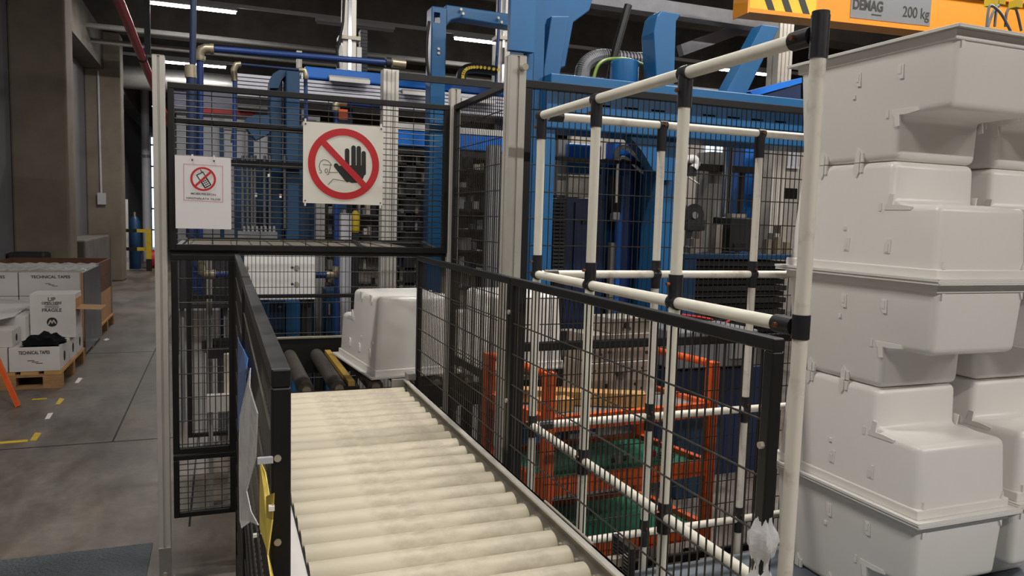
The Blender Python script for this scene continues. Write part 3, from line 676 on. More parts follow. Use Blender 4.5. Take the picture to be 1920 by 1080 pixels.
# ---- aluminium pillars
def pillar(lab, x0, x1, y0, Y, material='alu', y1=None, name='machine_pillar'):
    a, b = pcol(x0, x1, y0, Y, .09); cx = (a[0]+b[0])/2; w = b[0]-a[0]
    t = thing(name, lab, 'pillar', (cx, Y+w/2, 0))
    MB().prism(tslot(w, w), (cx, Y+w/2, 0), (1, 0, 0), (0, 1, 0), (0, 0, 1), b[2]).build('profile', material, t)
    MB().box((cx-w/2-.03, Y-.03, 0), (cx+w/2+.03, Y+w+.03, .015)).build('foot_plate', 'dark', t)
    for s in (-1, 1): MB().box((cx+s*w*.27-.004, Y-.004, .02), (cx+s*w*.27+.004, Y-.0005, b[2]-.01)).build('slot_cover', 'alud', t)
    return t
pillar('pale aluminium pillar beside the hand sign', 718, 747, 130, 5.45)
pillar('grey aluminium pillar with cover strips behind the side fence', 916, 938, 272, 4.5, 'grey')
pillar('grey aluminium leg right of the white plate', 592, 609, 375, 6.05, 'alud')
pillar('slim aluminium leg behind the narrow panel', 387, 398, 478, 5.2, 'alud')
pillar('short aluminium stub behind the blue pipe run', 556, 566, 95, 7.0, 'alu')
pillar('wide aluminium column inside the right bay', 1327, 1362, 285, 5.8, 'alud')
pillar('pale aluminium column partly behind the white stack', 1440, 1468, 270, 6.6, 'alud')
# ---- gantry with ribbed white cover
YG = 6.5
t = thing('gantry_beam', 'bright blue gantry beam with white ribbed cover under it', 'gantry', onY(760, 300, YG))
xa, xb = onY(572, 150, YG).x, onY(990, 150, YG).x; zt, zb = onY(650, 131, YG).z, onY(650, 152, YG).z
MB().box((xa, YG, zb), (xb, YG+.5, zt)).build('beam', 'bright', t, bevel=.01)
z = zb-.02; sh = (onY(650, 156, YG).z-onY(650, 190, YG).z)/5
for i in range(6):
    MB().box((onY(445, 150, YG).x, YG-.02, z-(i+1)*sh+.008), (xb, YG+.12, z-i*sh)).build('slat', 'slat', t)
MB().box((onY(440, 150, YG).x, YG+.13, z-6*sh), (xb, YG+.45, zb-.02)).build('cover_body', 'grey', t)
for r_ in ((618, 147, 694, 154), (756, 172, 806, 178), (866, 186, 930, 192)):
    a, b = pbox(*r_, YG-.12, .04); MB().box(a, b).build('cover_strip', 'white', t); MB().box((a[0], YG-.08, b[2]), (b[0], YG+.02, b[2]+.02)).build('strip_bracket', 'alud', t)
MB().bar((onY(747, 143, 5.47).x, 5.47, onY(747, 143, 5.47).z), (onY(952, 166, 5.47).x, 5.47, onY(747, 143, 5.47).z), .03, .045).build('front_rail', 'blackm', t)
for x in (xa+.3, xb-.2): MB().box((x, YG+.2, 0), (x+.12, YG+.32, z-6*sh)).build('leg', 'dblue', t)
t = thing('gantry_beam', 'second bright blue beam with white top edge at sign height', 'gantry', onY(850, 400, 6.2))
a, b = pbox(746, 250, 965, 280, 6.2, .25); MB().box(a, b).build('beam', 'bright', t, bevel=.01)
MB().box((a[0], 6.19, b[2]), (b[0], 6.4, b[2]+.05)).build('top_edge', 'white', t)
MB().box((a[0], 6.22, a[2]-.06), (b[0], 6.42, a[2])).build('under_rail', 'blackm', t)
for x in (a[0]+.1, b[0]-.1): MB().box((x, 6.3, 0), (x+.08, 6.38, a[2]-.06)).build('leg', 'dark', t)
# ---- vertical linear axes and energy chains
def axis(lab, xc_, y1, Y, w):
    t = thing('linear_axis', lab, 'axis', onY(xc_, y1, Y)); p = onY(xc_, y1, Y); q_ = onY(xc_, -40, Y)
    MB().box((p.x-w/2, Y, p.z), (p.x+w/2, Y+w, q_.z)).build('profile', 'alu', t)
    MB().box((p.x-w*.12, Y-.02, p.z), (p.x+w*.12, Y-.001, q_.z)).build('guide_rail', 'chrome', t)
    zc = onY(xc_, 75, Y).z; MB().box((p.x-w*.8, Y-.03, zc), (p.x+w*.8, Y+w+.02, zc+.03)).build('carriage_plate', 'steel', t)
    for s in (-1, 1): MB().box((p.x+s*w*.75-.02, Y, p.z), (p.x+s*w*.75+.02, Y+.04, zc-.05)).build('side_bar', 'white', t)
    return t
t = axis('silver vertical linear axis above the bright blue gantry', 655, 132, 6.6, .11)
for i in range(12):
    a, b = pbox(676, 56+i*6.5, 689, 61.8+i*6.5, 6.75, .1); MB().box(a, b).build('chain_link', 'dark', t)
pcyl(t, 'cable', ((646, -20), (643, 40), (638, 70), (632, 95), (634, 128)), 6.55, .012, 'blackm')
t = axis('silver vertical linear axis beside the thick profile post', 941, 160, 6.4, .085)
pcyl(t, 'cable', ((930, 160), (931, 120), (935, 60), (937, -20)), 6.35, .014, 'pipe')
t = thing('energy_chain', 'curved cable chain with yellow dots above the gantry', 'cable chain', onY(865, 155, 6.3))
Q = curve([onY(x, y, 6.3) for x, y in ((864, 152), (865, 140), (872, 131), (885, 128), (905, 129), (930, 133))], 6)
MB().pipe(Q, .045, 6).build('chain', 'dark', t)
for i, p in enumerate(Q[::2]): MB().cyl(p-Vector((0, .06, 0)), p-Vector((0, .04, 0)), .014, 8).build('dot', 'yellow', t)
# ---- blue portal (column with arm) and big press
t = thing('blue_portal', 'dark blue steel portal with top arm left of the press', 'portal', onY(821, 560, 5.8))
PC = cpart(t, 'column', 808, 836, 12, 5.8, .16, 'blue', bevel=.01)
P = [onY(x, y, 5.82) for x, y in ((836, 8), (980, 29), (980, 54), (862, 34), (846, 38), (836, 50))]; MB().prism([(p.x, p.z) for p in P], (0, 5.82, 0), (1, 0, 0), (0, 0, 1), (0, 1, 0), .14).build('arm', 'blue', t, bevel=.01)
cut(PC, MB().box(*pbox(820, 17, 832, 37, 5.7, .5)))
for x, y in ((864, 18), (868, 26), (934, 34), (940, 42), (822, 92), (822, 100)):
    p = onY(x, y, 5.80); MB().cyl(p, p+Vector((0, -.012, 0)), .011, 8).build('bolt', 'steel', t)
hose('cable', 'black cable hanging beside the blue portal column', ((805, 40), (801, 70), (800, 110), (805, 145)), 5.75, .012, 'blackm', cat='cable')
YB_ = 4.4
pr = thing('hydraulic_press', 'large blue hydraulic press frame behind the mesh panel', 'press', onY(1120, 700, YB_))
cpart(pr, 'column', 984, 1003, -60, YB_, .25, 'blue', bevel=.006)
cpart(pr, 'column_flank', 1003, 1022, -60, YB_+.05, .2, 'blue')
cpart(pr, 'column', 1022, 1042, 150, YB_, .25, 'blue', bevel=.006)
xa, xb = onY(1022, 200, YB_).x, onY(1560, 200, YB_).x
zt, zb = onY(1250, 164, YB_).z, onY(1250, 258, YB_).z
CH = MB().box((xa, YB_-.02, zb), (xb, YB_+.3, zt-.071)).build('crosshead', 'blue', pr, bevel=.01)
MB().box((xa, YB_-.08, zt-.07), (xb, YB_+.3, zt)).build('top_flange', 'blue', pr, bevel=.006)
ZCH = zt
m = MB()
for i in range(9):
    x = xa+.15+i*.2; m.box((x, YB_-.04, zb+.16), (x+.1, YB_+.05, zb+.172))
cut(CH, m)
cpart(pr, 'column', 1240, 1268, 260, YB_+.05, .25, 'blue', bevel=.006)
cpart(pr, 'rear_column', 1216, 1240, 255, YB_+.35, .25, 'blue')
part(pr, 'knee_bracket', (1240, 315, 1268, 338, YB_-.02, .06), 'blue')
# gusset under the crosshead
g = [onY(x, y, YB_+.02) for x, y in ((1180, 255), (1242, 255), (1242, 330), (1225, 320), (1205, 285))]
MB().prism([(p.x, p.z) for p in g], (0, YB_+.02, 0), (1, 0, 0), (0, 0, 1), (0, 1, 0), .1).build('gusset', 'blue', pr)
part(pr, 'head_side', (958, -70, 1004, 96, YB_-.06, .05), 'blue')
# upper braces
def brace(name, pts, Y, d, material):
    P = [onY(x, y, Y) for x, y in pts]
    return MB().prism([(p.x, p.z) for p in P], (0, Y, 0), (1, 0, 0), (0, 0, 1), (0, 1, 0), d).build(name, material, pr, bevel=.006)
brace('head_plate', ((985, -60), (1130, -60), (1105, 20), (1075, 42), (1060, 125), (1045, 128), (1012, 130), (985, 130)), 4.62, .12, 'blue')
brace('brace', ((1020, 130), (1034, 30), (1068, 30), (1048, 152), (1020, 152)), 4.52, .08, 'blue')
brace('upright', ((1232, 165), (1226, 60), (1232, 30), (1240, 20), (1278, 26), (1268, 40), (1264, 165)), YB_+.02, .16, 'blue')
brace('diagonal_brace', ((1360, 176), (1400, 176), (1462, 50), (1430, 46)), YB_+.02, .12, 'blue')
xa2, xb2 = onY(1120, 15, 5.2).x, onY(1460, 40, 5.2).x
MB().box((xa2-.6, 5.2, onY(1300, 34, 5.2).z), (xb2, 5.32, onY(1300, 8, 5.2).z)).build('top_beam', 'grey', pr)
MB().bar(onY(1275, 95, 5.4), onY(1420, 42, 5.4), .07, .09).build('stay', 'grey', pr)
hose('flat_strip', 'black curved flat strip rising from the press head', ((1143, 158), (1152, 105), (1164, 60), (1178, 10)), 4.9, .03, 'blackm', cat='strip')
t = thing('air_hose', 'thick ribbed black hose arching over the press crosshead', 'hose', onY(1090, 146, 5.0))
Q = curve([onY(x, y, 5.0) for x, y in ((1090, 150), (1095, 125), (1112, 110), (1140, 106), (1190, 112), (1230, 110))], 8)
MB().pipe(Q, .05, 12).build('hose_wall', 'dark', t, smooth=True)
for i in range(1, len(Q)-1): MB().cyl(Q[i], Q[i]+(Q[i+1]-Q[i]).normalized()*.012, .054, 12).build('rib', 'grey', t)
hose('air_hose', 'green clear hose arching over the press crosshead', ((1112, 150), (1122, 122), (1142, 111), (1180, 112), (1212, 124), (1226, 132)), 4.7, .012, 'greenhose')
hose('air_hose', 'short green hose loop beside the blue canister', ((1165, 150), (1168, 125), (1178, 116), (1196, 120)), 4.68, .01, 'greenhose')
tag(MB().lathe([(.09, 0), (.095, .02), (.095, .17), (.085, .18)], (onY(1170, 150, 4.58).x, 4.58, ZCH+.001)).build('canister', 'blue', smooth=True), 'small blue canister on the press crosshead', 'canister')
# ---- inside the press
t = thing('plate_stack', 'black ribbed plate stack inside the blue press', 'plates', onY(1048, 520, 4.75))
for i in range(22):
    a, b = pbox(1037, 376+i*7, 1060, 380.5+i*7, 4.75, .3); MB().box(a, b).build('plate', 'dark', t)
cpart(t, 'core', 1040, 1058, 374, 4.78, .25, 'blackm')
t = thing('control_cabinet', 'navy cabinet inside the blue press', 'cabinet', onY(1090, 640, 4.85))
cpart(t, 'body', 1060, 1132, 372, 4.85, .4, 'navy', bevel=.008); part(t, 'door', (1076, 380, 1128, 560, 4.835, .014), 'navy'); part(t, 'handle', (1092, 412, 1100, 420, 4.82, .014), 'blackm')
part(t, 'top_box', (1066, 270, 1128, 302, 4.95, .25), 'bright', bevel=.01); part(t, 'band', (1066, 306, 1128, 326, 4.97, .2), 'blue'); part(t, 'valve_block', (1066, 330, 1104, 370, 4.95, .2), 'mold'); part(t, 'side_profile', (1046, 262, 1064, 366, 5.0, .1), 'alud')
t = pr
cpart(t, 'back_plate', 1132, 1222, 300, 5.05, .1, 'blue')
for x, y0, r, mt in ((1180, 300, .055, 'pipe'), (1168, 330, .035, 'bright'), (1203, 425, .02, 'chrome'), (1212, 425, .014, 'chrome'), (1150, 455, .03, 'alud')):
    p = onY(x, y0, 4.9); MB().cyl((p.x, 4.92, .3), (p.x, 4.92, p.z), r, 16).build('ram_cylinder', mt, t, smooth=True)
part(t, 'ram_head', (1150, 268, 1212, 310, 4.98, .12), 'bright'); part(t, 'valve', (1148, 330, 1166, 400, 4.86, .05), 'dark'); part(t, 'tee', (1150, 398, 1162, 412, 4.85, .05), 'lgrey')
MB().pipe(curve([onY(x, y, 4.75) for x, y in ((1156, 300), (1158, 282), (1170, 275), (1190, 288), (1206, 306), (1216, 318))]), .02, 8).build('ram_hose', 'white', pr, smooth=True)
MB().pipe(curve([onY(x, y, 4.72) for x, y in ((1156, 380), (1158, 320), (1162, 298), (1176, 298), (1198, 318), (1216, 330))]), .011, 8).build('ram_hose', 'white', pr, smooth=True)
part(pr, 'inner_rail', (1044, 299, 1222, 305, 4.7, .03), 'blackm')
# ---- right bay between press and white stack
t = thing('piston_column', 'polished vertical piston tube in the right bay', 'cylinder', onY(1374, 470, 5.6))
p = onY(1374, 240, 5.6); p2 = onY(1370, 440, 5.6); MB().cyl((p.x, 5.65, p2.z), (p.x, 5.65, p.z), .047, 20).build('rod', 'chrome', t, smooth=True); MB().cyl((p.x, 5.65, p2.z-.35), (p.x, 5.65, p2.z), .06, 20).build('gland', 'dark', t, smooth=True)
t = thing('blue_upright', 'blue upright beam in the right bay before the partition', 'beam', onY(1404, 470, 6.2)); cpart(t, 'column', 1394, 1414, 240, 6.2, .2, 'bright', bevel=.01); part(t, 'side_plate', (1414, 250, 1424, 420, 6.25, .1), 'dblue')
t = thing('motor_box', 'dark grey drive box on the blue bench', 'motor', onY(1390, 475, 5.05)); part(t, 'box', (1370, 408, 1412, 471, 5.05, .25), 'dark', bevel=.01); part(t, 'bright_rods', (1378, 456, 1398, 470, 5.03, .015), 'chrome'); part(t, 'top_valve', (1372, 401, 1400, 408, 5.07, .1), 'steel')
t = thing('fan_unit', 'round black fan on a grey stand in the right bay', 'fan', onY(1302, 470, 5.5))
p = onY(1302, 404, 5.5); MB().cyl(p, p+Vector((0, .12, 0)), .1, 24).build('rim', 'blackm', t, smooth=True); MB().cyl(p-Vector((0, .015, 0)), p, .03, 12).build('hub', 'grey', t); part(t, 'guard', (1289, 412, 1322, 432, 5.48, .12), 'dark'); cpart(t, 'stand', 1292, 1320, 432, 5.52, .1, 'grey')
t = thing('robot_head', 'white robot arm head above the black rail', 'robot', onY(1288, 318, 5.4))
MB().pipe(curve([onY(x, y, 5.4) for x, y in ((1262, 298), (1278, 300), (1300, 298), (1305, 308), (1300, 316))]), .035, 10).build('arm', 'white', t, smooth=True); pcyl(t, 'tool', ((1290, 332), (1310, 345)), 5.35, .008, 'white'); part(t, 'grip', (1290, 312, 1306, 330, 5.38, .05), 'dark')
t = thing('support_rail', 'black horizontal support rail across the right bay', 'rail', onY(1350, 318, 5.7)); part(t, 'rail', (1288, 310, 1440, 322, 5.7, .08), 'blackm'); cpart(t, 'leg', 1386, 1392, 322, 5.74, .04, 'blackm'); cpart(t, 'leg', 1432, 1437, 322, 5.74, .04, 'blackm')
t = thing('black_stand', 'tall black stand with white camera in the right bay', 'stand', onY(1464, 360, 6.0)); cpart(t, 'pole', 1459, 1469, 258, 6.0, .06, 'blackm'); part(t, 'camera_head', (1442, 274, 1458, 292, 5.98, .1), 'white', bevel=.01); part(t, 'arm', (1432, 352, 1495, 372, 5.95, .06), 'dark'); part(t, 'clamp', (1452, 344, 1462, 354, 5.94, .05), 'dark')
bn = thing('machine_bench', 'blue machine bench with black bellows below', 'bench', onY(1380, 640, 5.0))
xa, xb = onY(1282, 480, 5.0).x, onY(1500, 480, 5.0).x
zt = onY(1380, 476, 5.0).z
MB().box((xa, 5.0, zt-.045), (xb, 5.35, zt)).build('top', 'dblue', bn, bevel=.006)
MB().box((xa, 4.98, 0), (onY(1304, 480, 5.0).x, 5.2, zt-.046)).build('leg', 'dblue', bn)
for i in range(14): MB().box((onY(1306, 500, 5.0).x, 5.02+(.03 if i % 2 else 0), zt-.06-i*.05-.04), (xb-.1, 5.33, zt-.06-i*.05)).build('bellow', 'blackm', bn)
m = MB()
for i in range(12):
    x = 1290+i*17
    if 1345 < x < 1425: continue
    p = onY(x, 474, 5.1); m.box((p.x, 5.1+.05*(i % 3), zt), (p.x+.04+.02*(i % 2), 5.2+.05*(i % 3), zt+.05+.06*(i % 4))); m.build('small_part', 'mold', bn); m = MB()
for x, h_ in ((1296, .04), (1440, .12), (1458, .14), (1475, .1)): p = onY(x, 474, 5.05); MB().cyl((p.x, 5.06, zt), (p.x, 5.06, zt+h_), .03, 12).build('valve', 'brass', bn, smooth=True)
hose('cable', 'orange-red cable draped behind the ivory tubes', ((1278, 590), (1330, 598), (1350, 607), (1385, 596), (1400, 606), (1408, 630)), 4.2, .008, 'redplastic', cat='cable')
hose('cable', 'blue cable loop hanging in the right bay', ((1425, 388), (1440, 386), (1456, 372), (1462, 362)), 5.9, .01, 'pipe', cat='cable')
t = thing('bearing_unit', 'dark machine base with drilled plates behind the cart', 'machine', onY(1330, 720, 3.75)); BU = part(t, 'base', (1262, 620, 1420, 690, 3.75, .4), 'grey', bevel=.01); mc = MB(); cpart(t, 'pedestal', 1255, 1425, 692, 3.8, .35, 'navy'); part(t, 'flange', (1372, 636, 1405, 672, 3.73, .02), 'alud')
for i in range(4): p = onY(1330, 628+i*13, 3.745); mc.cyl(p-Vector((0, .01, 0)), p+Vector((0, .05, 0)), .008, 10)
cut(BU, mc)
t = thing('blue_bin', 'blue plastic bin on the floor behind the orange cart', 'bin', onZ(1300, 840, 0)); a, b = pbox(1268, 775, 1356, 838, 3.48, .22); MB().hexa([(a[0]+.03, a[1]+.02, 0), (b[0]-.03, a[1]+.02, 0), (b[0]-.03, b[1]-.02, 0), (a[0]+.03, b[1]-.02, 0), (a[0], a[1], b[2]), (b[0], a[1], b[2]), (b[0], b[1], b[2]), (a[0], b[1], b[2])]).build('tub', 'dblue', t, bevel=.01); MB().box((a[0]-.01, a[1]-.01, b[2]), (b[0]+.01, b[1]+.01, b[2]+.02)).build('rim', 'blue', t)
# ---- blue press group behind the front mesh
t = thing('blue_press', 'dark blue C-frame press behind the phone poster and hand sign', 'press', onY(535, 640, 6.0))
cpart(t, 'column', 536, 562, 132, 6.0, .3, 'dblue', bevel=.01); cpart(t, 'column', 506, 530, 150, 6.1, .3, 'dblue', bevel=.01)
P = [onY(x, y, 6.05) for x, y in ((506, 165), (506, 148), (512, 138), (524, 131), (562, 131), (562, 142), (535, 142), (528, 150), (522, 165))]
MB().prism([(p.x, p.z) for p in P], (0, 6.05, 0), (1, 0, 0), (0, 0, 1), (0, 1, 0), .25).build('top_arm', 'dblue', t)
cpart(t, 'back_wall', 440, 590, 300, 6.35, .2, 'dblue'); cpart(t, 'cabinet', 545, 580, 235, 6.2, .25, 'dblue')
for x in (455, 464, 472, 478, 496, 506, 534): p = onY(x, 292, 6.0); MB().cyl((p.x, 5.98, onY(x, 428, 6.0).z), (p.x, 5.98, p.z), .012, 10).build('guide_rod', 'chrome', t, smooth=True)
for i in range(8): part(t, 'stub', (456+i*8, 424, 460+i*8, 440, 5.95, .03), 'alud')
part(t, 'manifold', (446, 434, 520, 447, 5.93, .1), 'grey'); part(t, 'dark_beam', (430, 303, 580, 314, 5.9, .08), 'blackm')
for x, y in ((480, 366), (526, 368), (504, 330)): part(t, 'knob', (x-2, y-4, x+2, y+3, 5.88, .02), 'white')
P = [onY(x, y, 5.95) for x, y in ((456, 232), (462, 222), (476, 216), (505, 216), (505, 250), (480, 262), (470, 250))]
MB().prism([(p.x, p.z) for p in P], (0, 5.95, 0), (1, 0, 0), (0, 0, 1), (0, 1, 0), .15).build('curved_guard', 'dblue', t)
t = thing('press_column', 'slim dark blue column left of the C-frame press', 'column', onY(472, 640, 6.4)); cpart(t, 'shaft', 466, 476, 232, 6.6, .12, 'dblue'); cpart(t, 'shaft', 412, 420, 232, 6.6, .12, 'dblue'); part(t, 'bracket', (420, 232, 466, 244, 6.55, .1), 'alud')
# hoods and pale panels further back
t = thing('machine_hood', 'grey-lilac sheet hood with red stripe behind the upper mesh', 'hood', onY(450, 300, 8.5)); part(t, 'hood', (322, 165, 575, 212, 8.5, .6), mat('lilac grey sheet', '#8b8fa6', .5, var=.15)); part(t, 'stripe', (380, 206, 478, 214, 8.46, .03), 'redplastic'); part(t, 'red_edge', (320, 160, 352, 167, 8.45, .04), 'redplastic'); part(t, 'fold', (445, 178, 575, 182, 8.44, .05), 'white'); part(t, 'duct', (446, 188, 520, 204, 8.3, .18), 'grey')
for x in (325, 570): cpart(t, 'leg', x, x+6, 212, 8.7, .1, 'dark')
YQ = 12.5
a, b = pbox(326, 216, 600, 305, YQ, .1); wq = struct(B('wall_inner', (a[0], YQ, 0), (b[0], YQ+.12, a[2]), 'lgrey'))
for i in range(6):  # row of plain pale panels with framing strips, not windows
    x0 = a[0]+(b[0]-a[0])*i/6; x1 = a[0]+(b[0]-a[0])*(i+1)/6-.06
    wn = struct(B('window_%d' % (i+6), (x0, YQ+.04, a[2]), (x1, YQ+.06, b[2]), mat('pale panel', '#d0d4de', .4)))
    MB().box((x1, YQ, a[2]), (x1+.06, YQ+.1, b[2])).box((x0, YQ, b[2]), (x1+.06, YQ+.1, b[2]+.05)).build('window_frame', 'lgrey', wn)
# lower plant seen under the tunnel roof
t = thing('white_plate', 'white steel plate with bolt holes behind the tunnel', 'plate', onY(526, 563, 5.35)); WP = part(t, 'plate', (458, 470, 592, 562, 5.35, .03), 'white', bevel=.004); mc = MB()
for x, y, k in ((463, 502, .012), (548, 502, .01), (556, 502, .018), (548, 533, .01), (556, 533, .018), (463, 533, .012)): p = onY(x, y, 5.349); mc.cyl(p-Vector((0, .01, 0)), p+Vector((0, .05, 0)), k, 12) if x == 548 else MB().cyl(p, p-Vector((0, .005, 0)), k, 12).build('bolt', 'steel', t)
cut(WP, mc)
for x in (470, 580): cpart(t, 'stand', x-4, x+4, 562, 5.39, .04, 'dark')
t = thing('pump_unit', 'dark blue pump cabinets under the white plate', 'cabinet', onY(530, 640, 5.6)); cpart(t, 'cabinet', 506, 534, 566, 5.6, .3, 'dblue'); cpart(t, 'cabinet', 536, 563, 566, 5.62, .3, 'blue'); cpart(t, 'dark_box', 565, 585, 560, 5.65, .3, 'dark'); part(t, 'handle', (522, 574, 528, 577, 5.58, .02), 'steel')
t = thing('blue_cabinet', 'narrow dark blue cabinet right of the grey leg', 'cabinet', onY(624, 640, 5.68)); cpart(t, 'body', 612, 636, 545, 5.68, .3, 'dblue'); part(t, 'handle', (616, 570, 619, 590, 5.665, .014), 'steel')
t = thing('dark_machine', 'dark machine body low behind the narrow mesh panel', 'machine', onY(390, 700, 5.6)); part(t, 'body', (335, 478, 432, 578, 5.9, .4), 'dark'); cpart(t, 'leg', 338, 346, 578, 5.95, .06, 'grey'); cpart(t, 'leg', 420, 428, 578, 5.95, .06, 'grey'); cpart(t, 'pedestal', 408, 432, 640, 5.5, .12, 'grey'); p = onY(420, 640, 5.35); MB().cyl((p.x, 5.36, p.z-.06), (p.x, 5.36, p.z), .14, 24).build('flywheel', 'blackm', t, smooth=True)
t = thing('side_conveyor', 'short aluminium side conveyor with one pale roller behind the narrow panel', 'conveyor', onY(410, 770, 4.1)); part(t, 'rail', (388, 742, 440, 772, 4.1, .06), 'alu'); part(t, 'dark_rail', (390, 655, 440, 672, 4.3, .06), 'blackm'); p = onY(430, 665, 4.15); q_ = onY(430, 738, 4.15); MB().cyl((p.x, 4.18, q_.z), (p.x, 4.18, p.z), .028, 16).build('roller', 'pvc', t, smooth=True); cpart(t, 'leg', 392, 400, 772, 4.12, .04, 'alud'); cpart(t, 'leg', 428, 436, 772, 4.12, .04, 'alud')
# tool racks with parts, seen between the pillars
def rack(lab, x0, x1, ys, Y, seed):
    rnd = random.Random(seed); t = thing('parts_rack', lab, 'rack', onY((x0+x1)/2, 600, Y))
    for y in ys: part(t, 'shelf', (x0, y, x1, y+4, Y, .35), 'blackm')
    for x in (x0, x1-3): cpart(t, 'frame_post', x, x+3, ys[0]-30, Y+.3, .04, 'dark')
    for y in ys:
        x = x0+4
        while x < x1-8:
            w_ = rnd.uniform(4, 10); h_ = rnd.uniform(8, 26)
            if rnd.random() < .75: part(t, 'rack_part', (x, y-h_, x+w_, y, Y+.05+rnd.random()*.1, .08), rnd.choice(['alud', 'mold', 'grey', 'dark', 'navy', 'lgrey', 'brass', 'dark']))
            x += w_+rnd.uniform(1, 5)
rack('black parts rack between the pale pillar and blue portal', 748, 806, (306, 340, 366, 400, 432, 468, 502, 530), 6.3, 3)
rack('black parts rack behind the side fence', 862, 914, (318, 352, 392, 430, 470, 505, 540), 5.4, 5)
rack('parts rack right of the grey leg under the hand sign', 612, 714, (402, 440, 468, 506, 535), 6.4, 9)
t = thing('gas_bottle', 'small yellow bottle standing behind the hand sign', 'bottle', onY(668, 436, 5.9)); p = onY(668, 436, 5.9); MB().lathe([(.03, 0), (.035, .02), (.035, .13), (.02, .16), (.012, .17)], (p.x, 5.95, p.z)).build('body', 'yellow', t, smooth=True)
t = thing('tool_stand', 'slim dark stand carrying the small yellow bottle', 'stand', (p.x, 5.95, 0)); MB().box((p.x-.026, 5.92, 0), (p.x+.026, 5.98, p.z-.002)).build('column', 'dark', t)
t = thing('grey_canister', 'grey rounded canister beside the yellow bottle', 'canister', onY(649, 440, 5.9)); a, b = pbox(639, 400, 660, 440, 5.9, .1); MB().box((a[0], a[1], 0), b).build('body', 'lgrey', t, bevel=.01)
# bright machine box with blue lids above the stack's left
t = thing('blue_tray', 'bright blue flat tray lid resting on the press crosshead', 'tray', onY(1450, 190, 4.5))
DZ = max(0, ZCH+.004-onY(1424, 190, 4.58).z)
P = [onY(x, y, 4.58)+Vector((0, 0, DZ)) for x, y in ((1402, 172), (1412, 181), (1500, 156), (1500, 146))]
MB().prism([(p.x, p.z) for p in P], (0, 4.56, 0), (1, 0, 0), (0, 0, 1), (0, 1, 0), .25).build('lid', 'bright', t)
P = [onY(x, y, 4.58)+Vector((0, 0, DZ)) for x, y in ((1424, 180), (1500, 158), (1500, 190), (1424, 190))]
for p in P[2:]: p.z = ZCH+.003
MB().prism([(p.x, p.z) for p in P], (0, 4.57, 0), (1, 0, 0), (0, 0, 1), (0, 1, 0), .23).build('box', 'navy', t)
# ================================================================ CRANE RAIL
A = onZ(1402, 25, 3.1); Bp = onZ(1745, 62, 3.1); D = (Bp-A).normalized(); Nn = Vector((D.y, -D.x, 0))   # Nn points to the camera side
def cr(u, n, z): return A+D*u+Nn*n+Vector((0, 0, z))
t = thing('crane_rail', 'orange overhead crane rail with grey load plate above the white stack', 'crane', A)
def crbox(name, u0, u1, n0, n1, z0, z1, material, **k):
    return MB().hexa([cr(u, n, z) for z in (z0, z1) for u, n in ((u0, n0), (u1, n0), (u1, n1), (u0, n1))]).build(name, material, t, **k)
LC = 7.0
crbox('web', 0, LC, -.11, 0, .03, .30, 'crane', bevel=.004); crbox('bottom_flange', -.02, LC, -.15, .035, 0, .03, 'crane'); crbox('top_flange', 0, LC, -.15, .035, .30, .33, 'crane')
crbox('end_plate', -.03, -.0205, -.16, .045, -.01, .33, 'crane')
def U(x, y): # distance along the rail for a pixel on its front face
    v = ray(x, y); n = Nn; s = (A-CAM).dot(n)/v.dot(n); p = CAM+v*s; return (p-A).dot(D), p.z-A.z
for i in range(3):
    u0, z0 = U(1440+i*33, 14); w_ = .06
    MB().add([cr(u0, .002, .04), cr(u0+w_, .002, .04), cr(u0+w_-.12, .002, .29), cr(u0-.12, .002, .29)], [(0, 1, 2, 3)]).build('warning_stripe', 'ink', t)
u0, _ = U(1428, 10); u1, _ = U(1530, 18); crbox('yellow_patch', u0-.1, u1, .0002, .0012, .035, .295, 'yellow')
u0, z0 = U(1594, 22); u1, z1 = U(1743, 40)
crbox('load_plate', u0, u1, .0005, .004, .05, .28, 'plateg')
ua, za = U(1627, 9); text('maker_lettering', 'DEMAG', .105, cr(ua, .006, .15), D, (0, 0, 1), 'ink', t, .004, width=(u1-u0)*.37)
ub, zb = U(1717, 19); text('load_lettering', '200 kg', .115, cr(ub, .006, .135), D, (0, 0, 1), 'ink', t, .001, width=(u1-u0)*.34)
uc, zc_ = U(1640, 20); crbox('lettering_underline', uc-.03, uc+.06, .0045, .006, .085, .094, 'ink')
for u in (.6, 3.2, 6.4): crbox('hanger', u-.02, u+.02, -.075, -.035, .33, 3.5, 'dark')
t = thing('cable_bundle', 'grey cables with yellow plugs hanging from the crane rail', 'cables', cr(5.0, .04, .2))
for k, (x0, x1, x2) in enumerate(((1850, 1858, 1895), (1865, 1872, 1850), (1885, 1900, 1915))):
    Q = [onY(x, y, 3.2+.05*k) for x, y in ((x0, 50), (x0+3, 22), (x1, 10), ((x1+x2)/2, 25), (x2, 58))]
    MB().pipe(curve(Q), .008, 6).build('cable', 'grey', t, smooth=True)
for x, y in ((1866, 4), (1880, 2), (1912, 8)): part(t, 'plug', (x-6, y-8, x+6, y+6, 3.25, .05), 'yellow')
pillar('aluminium profile standing behind the crane rail end', 1458, 1484, 36, 5.5, 'alu')
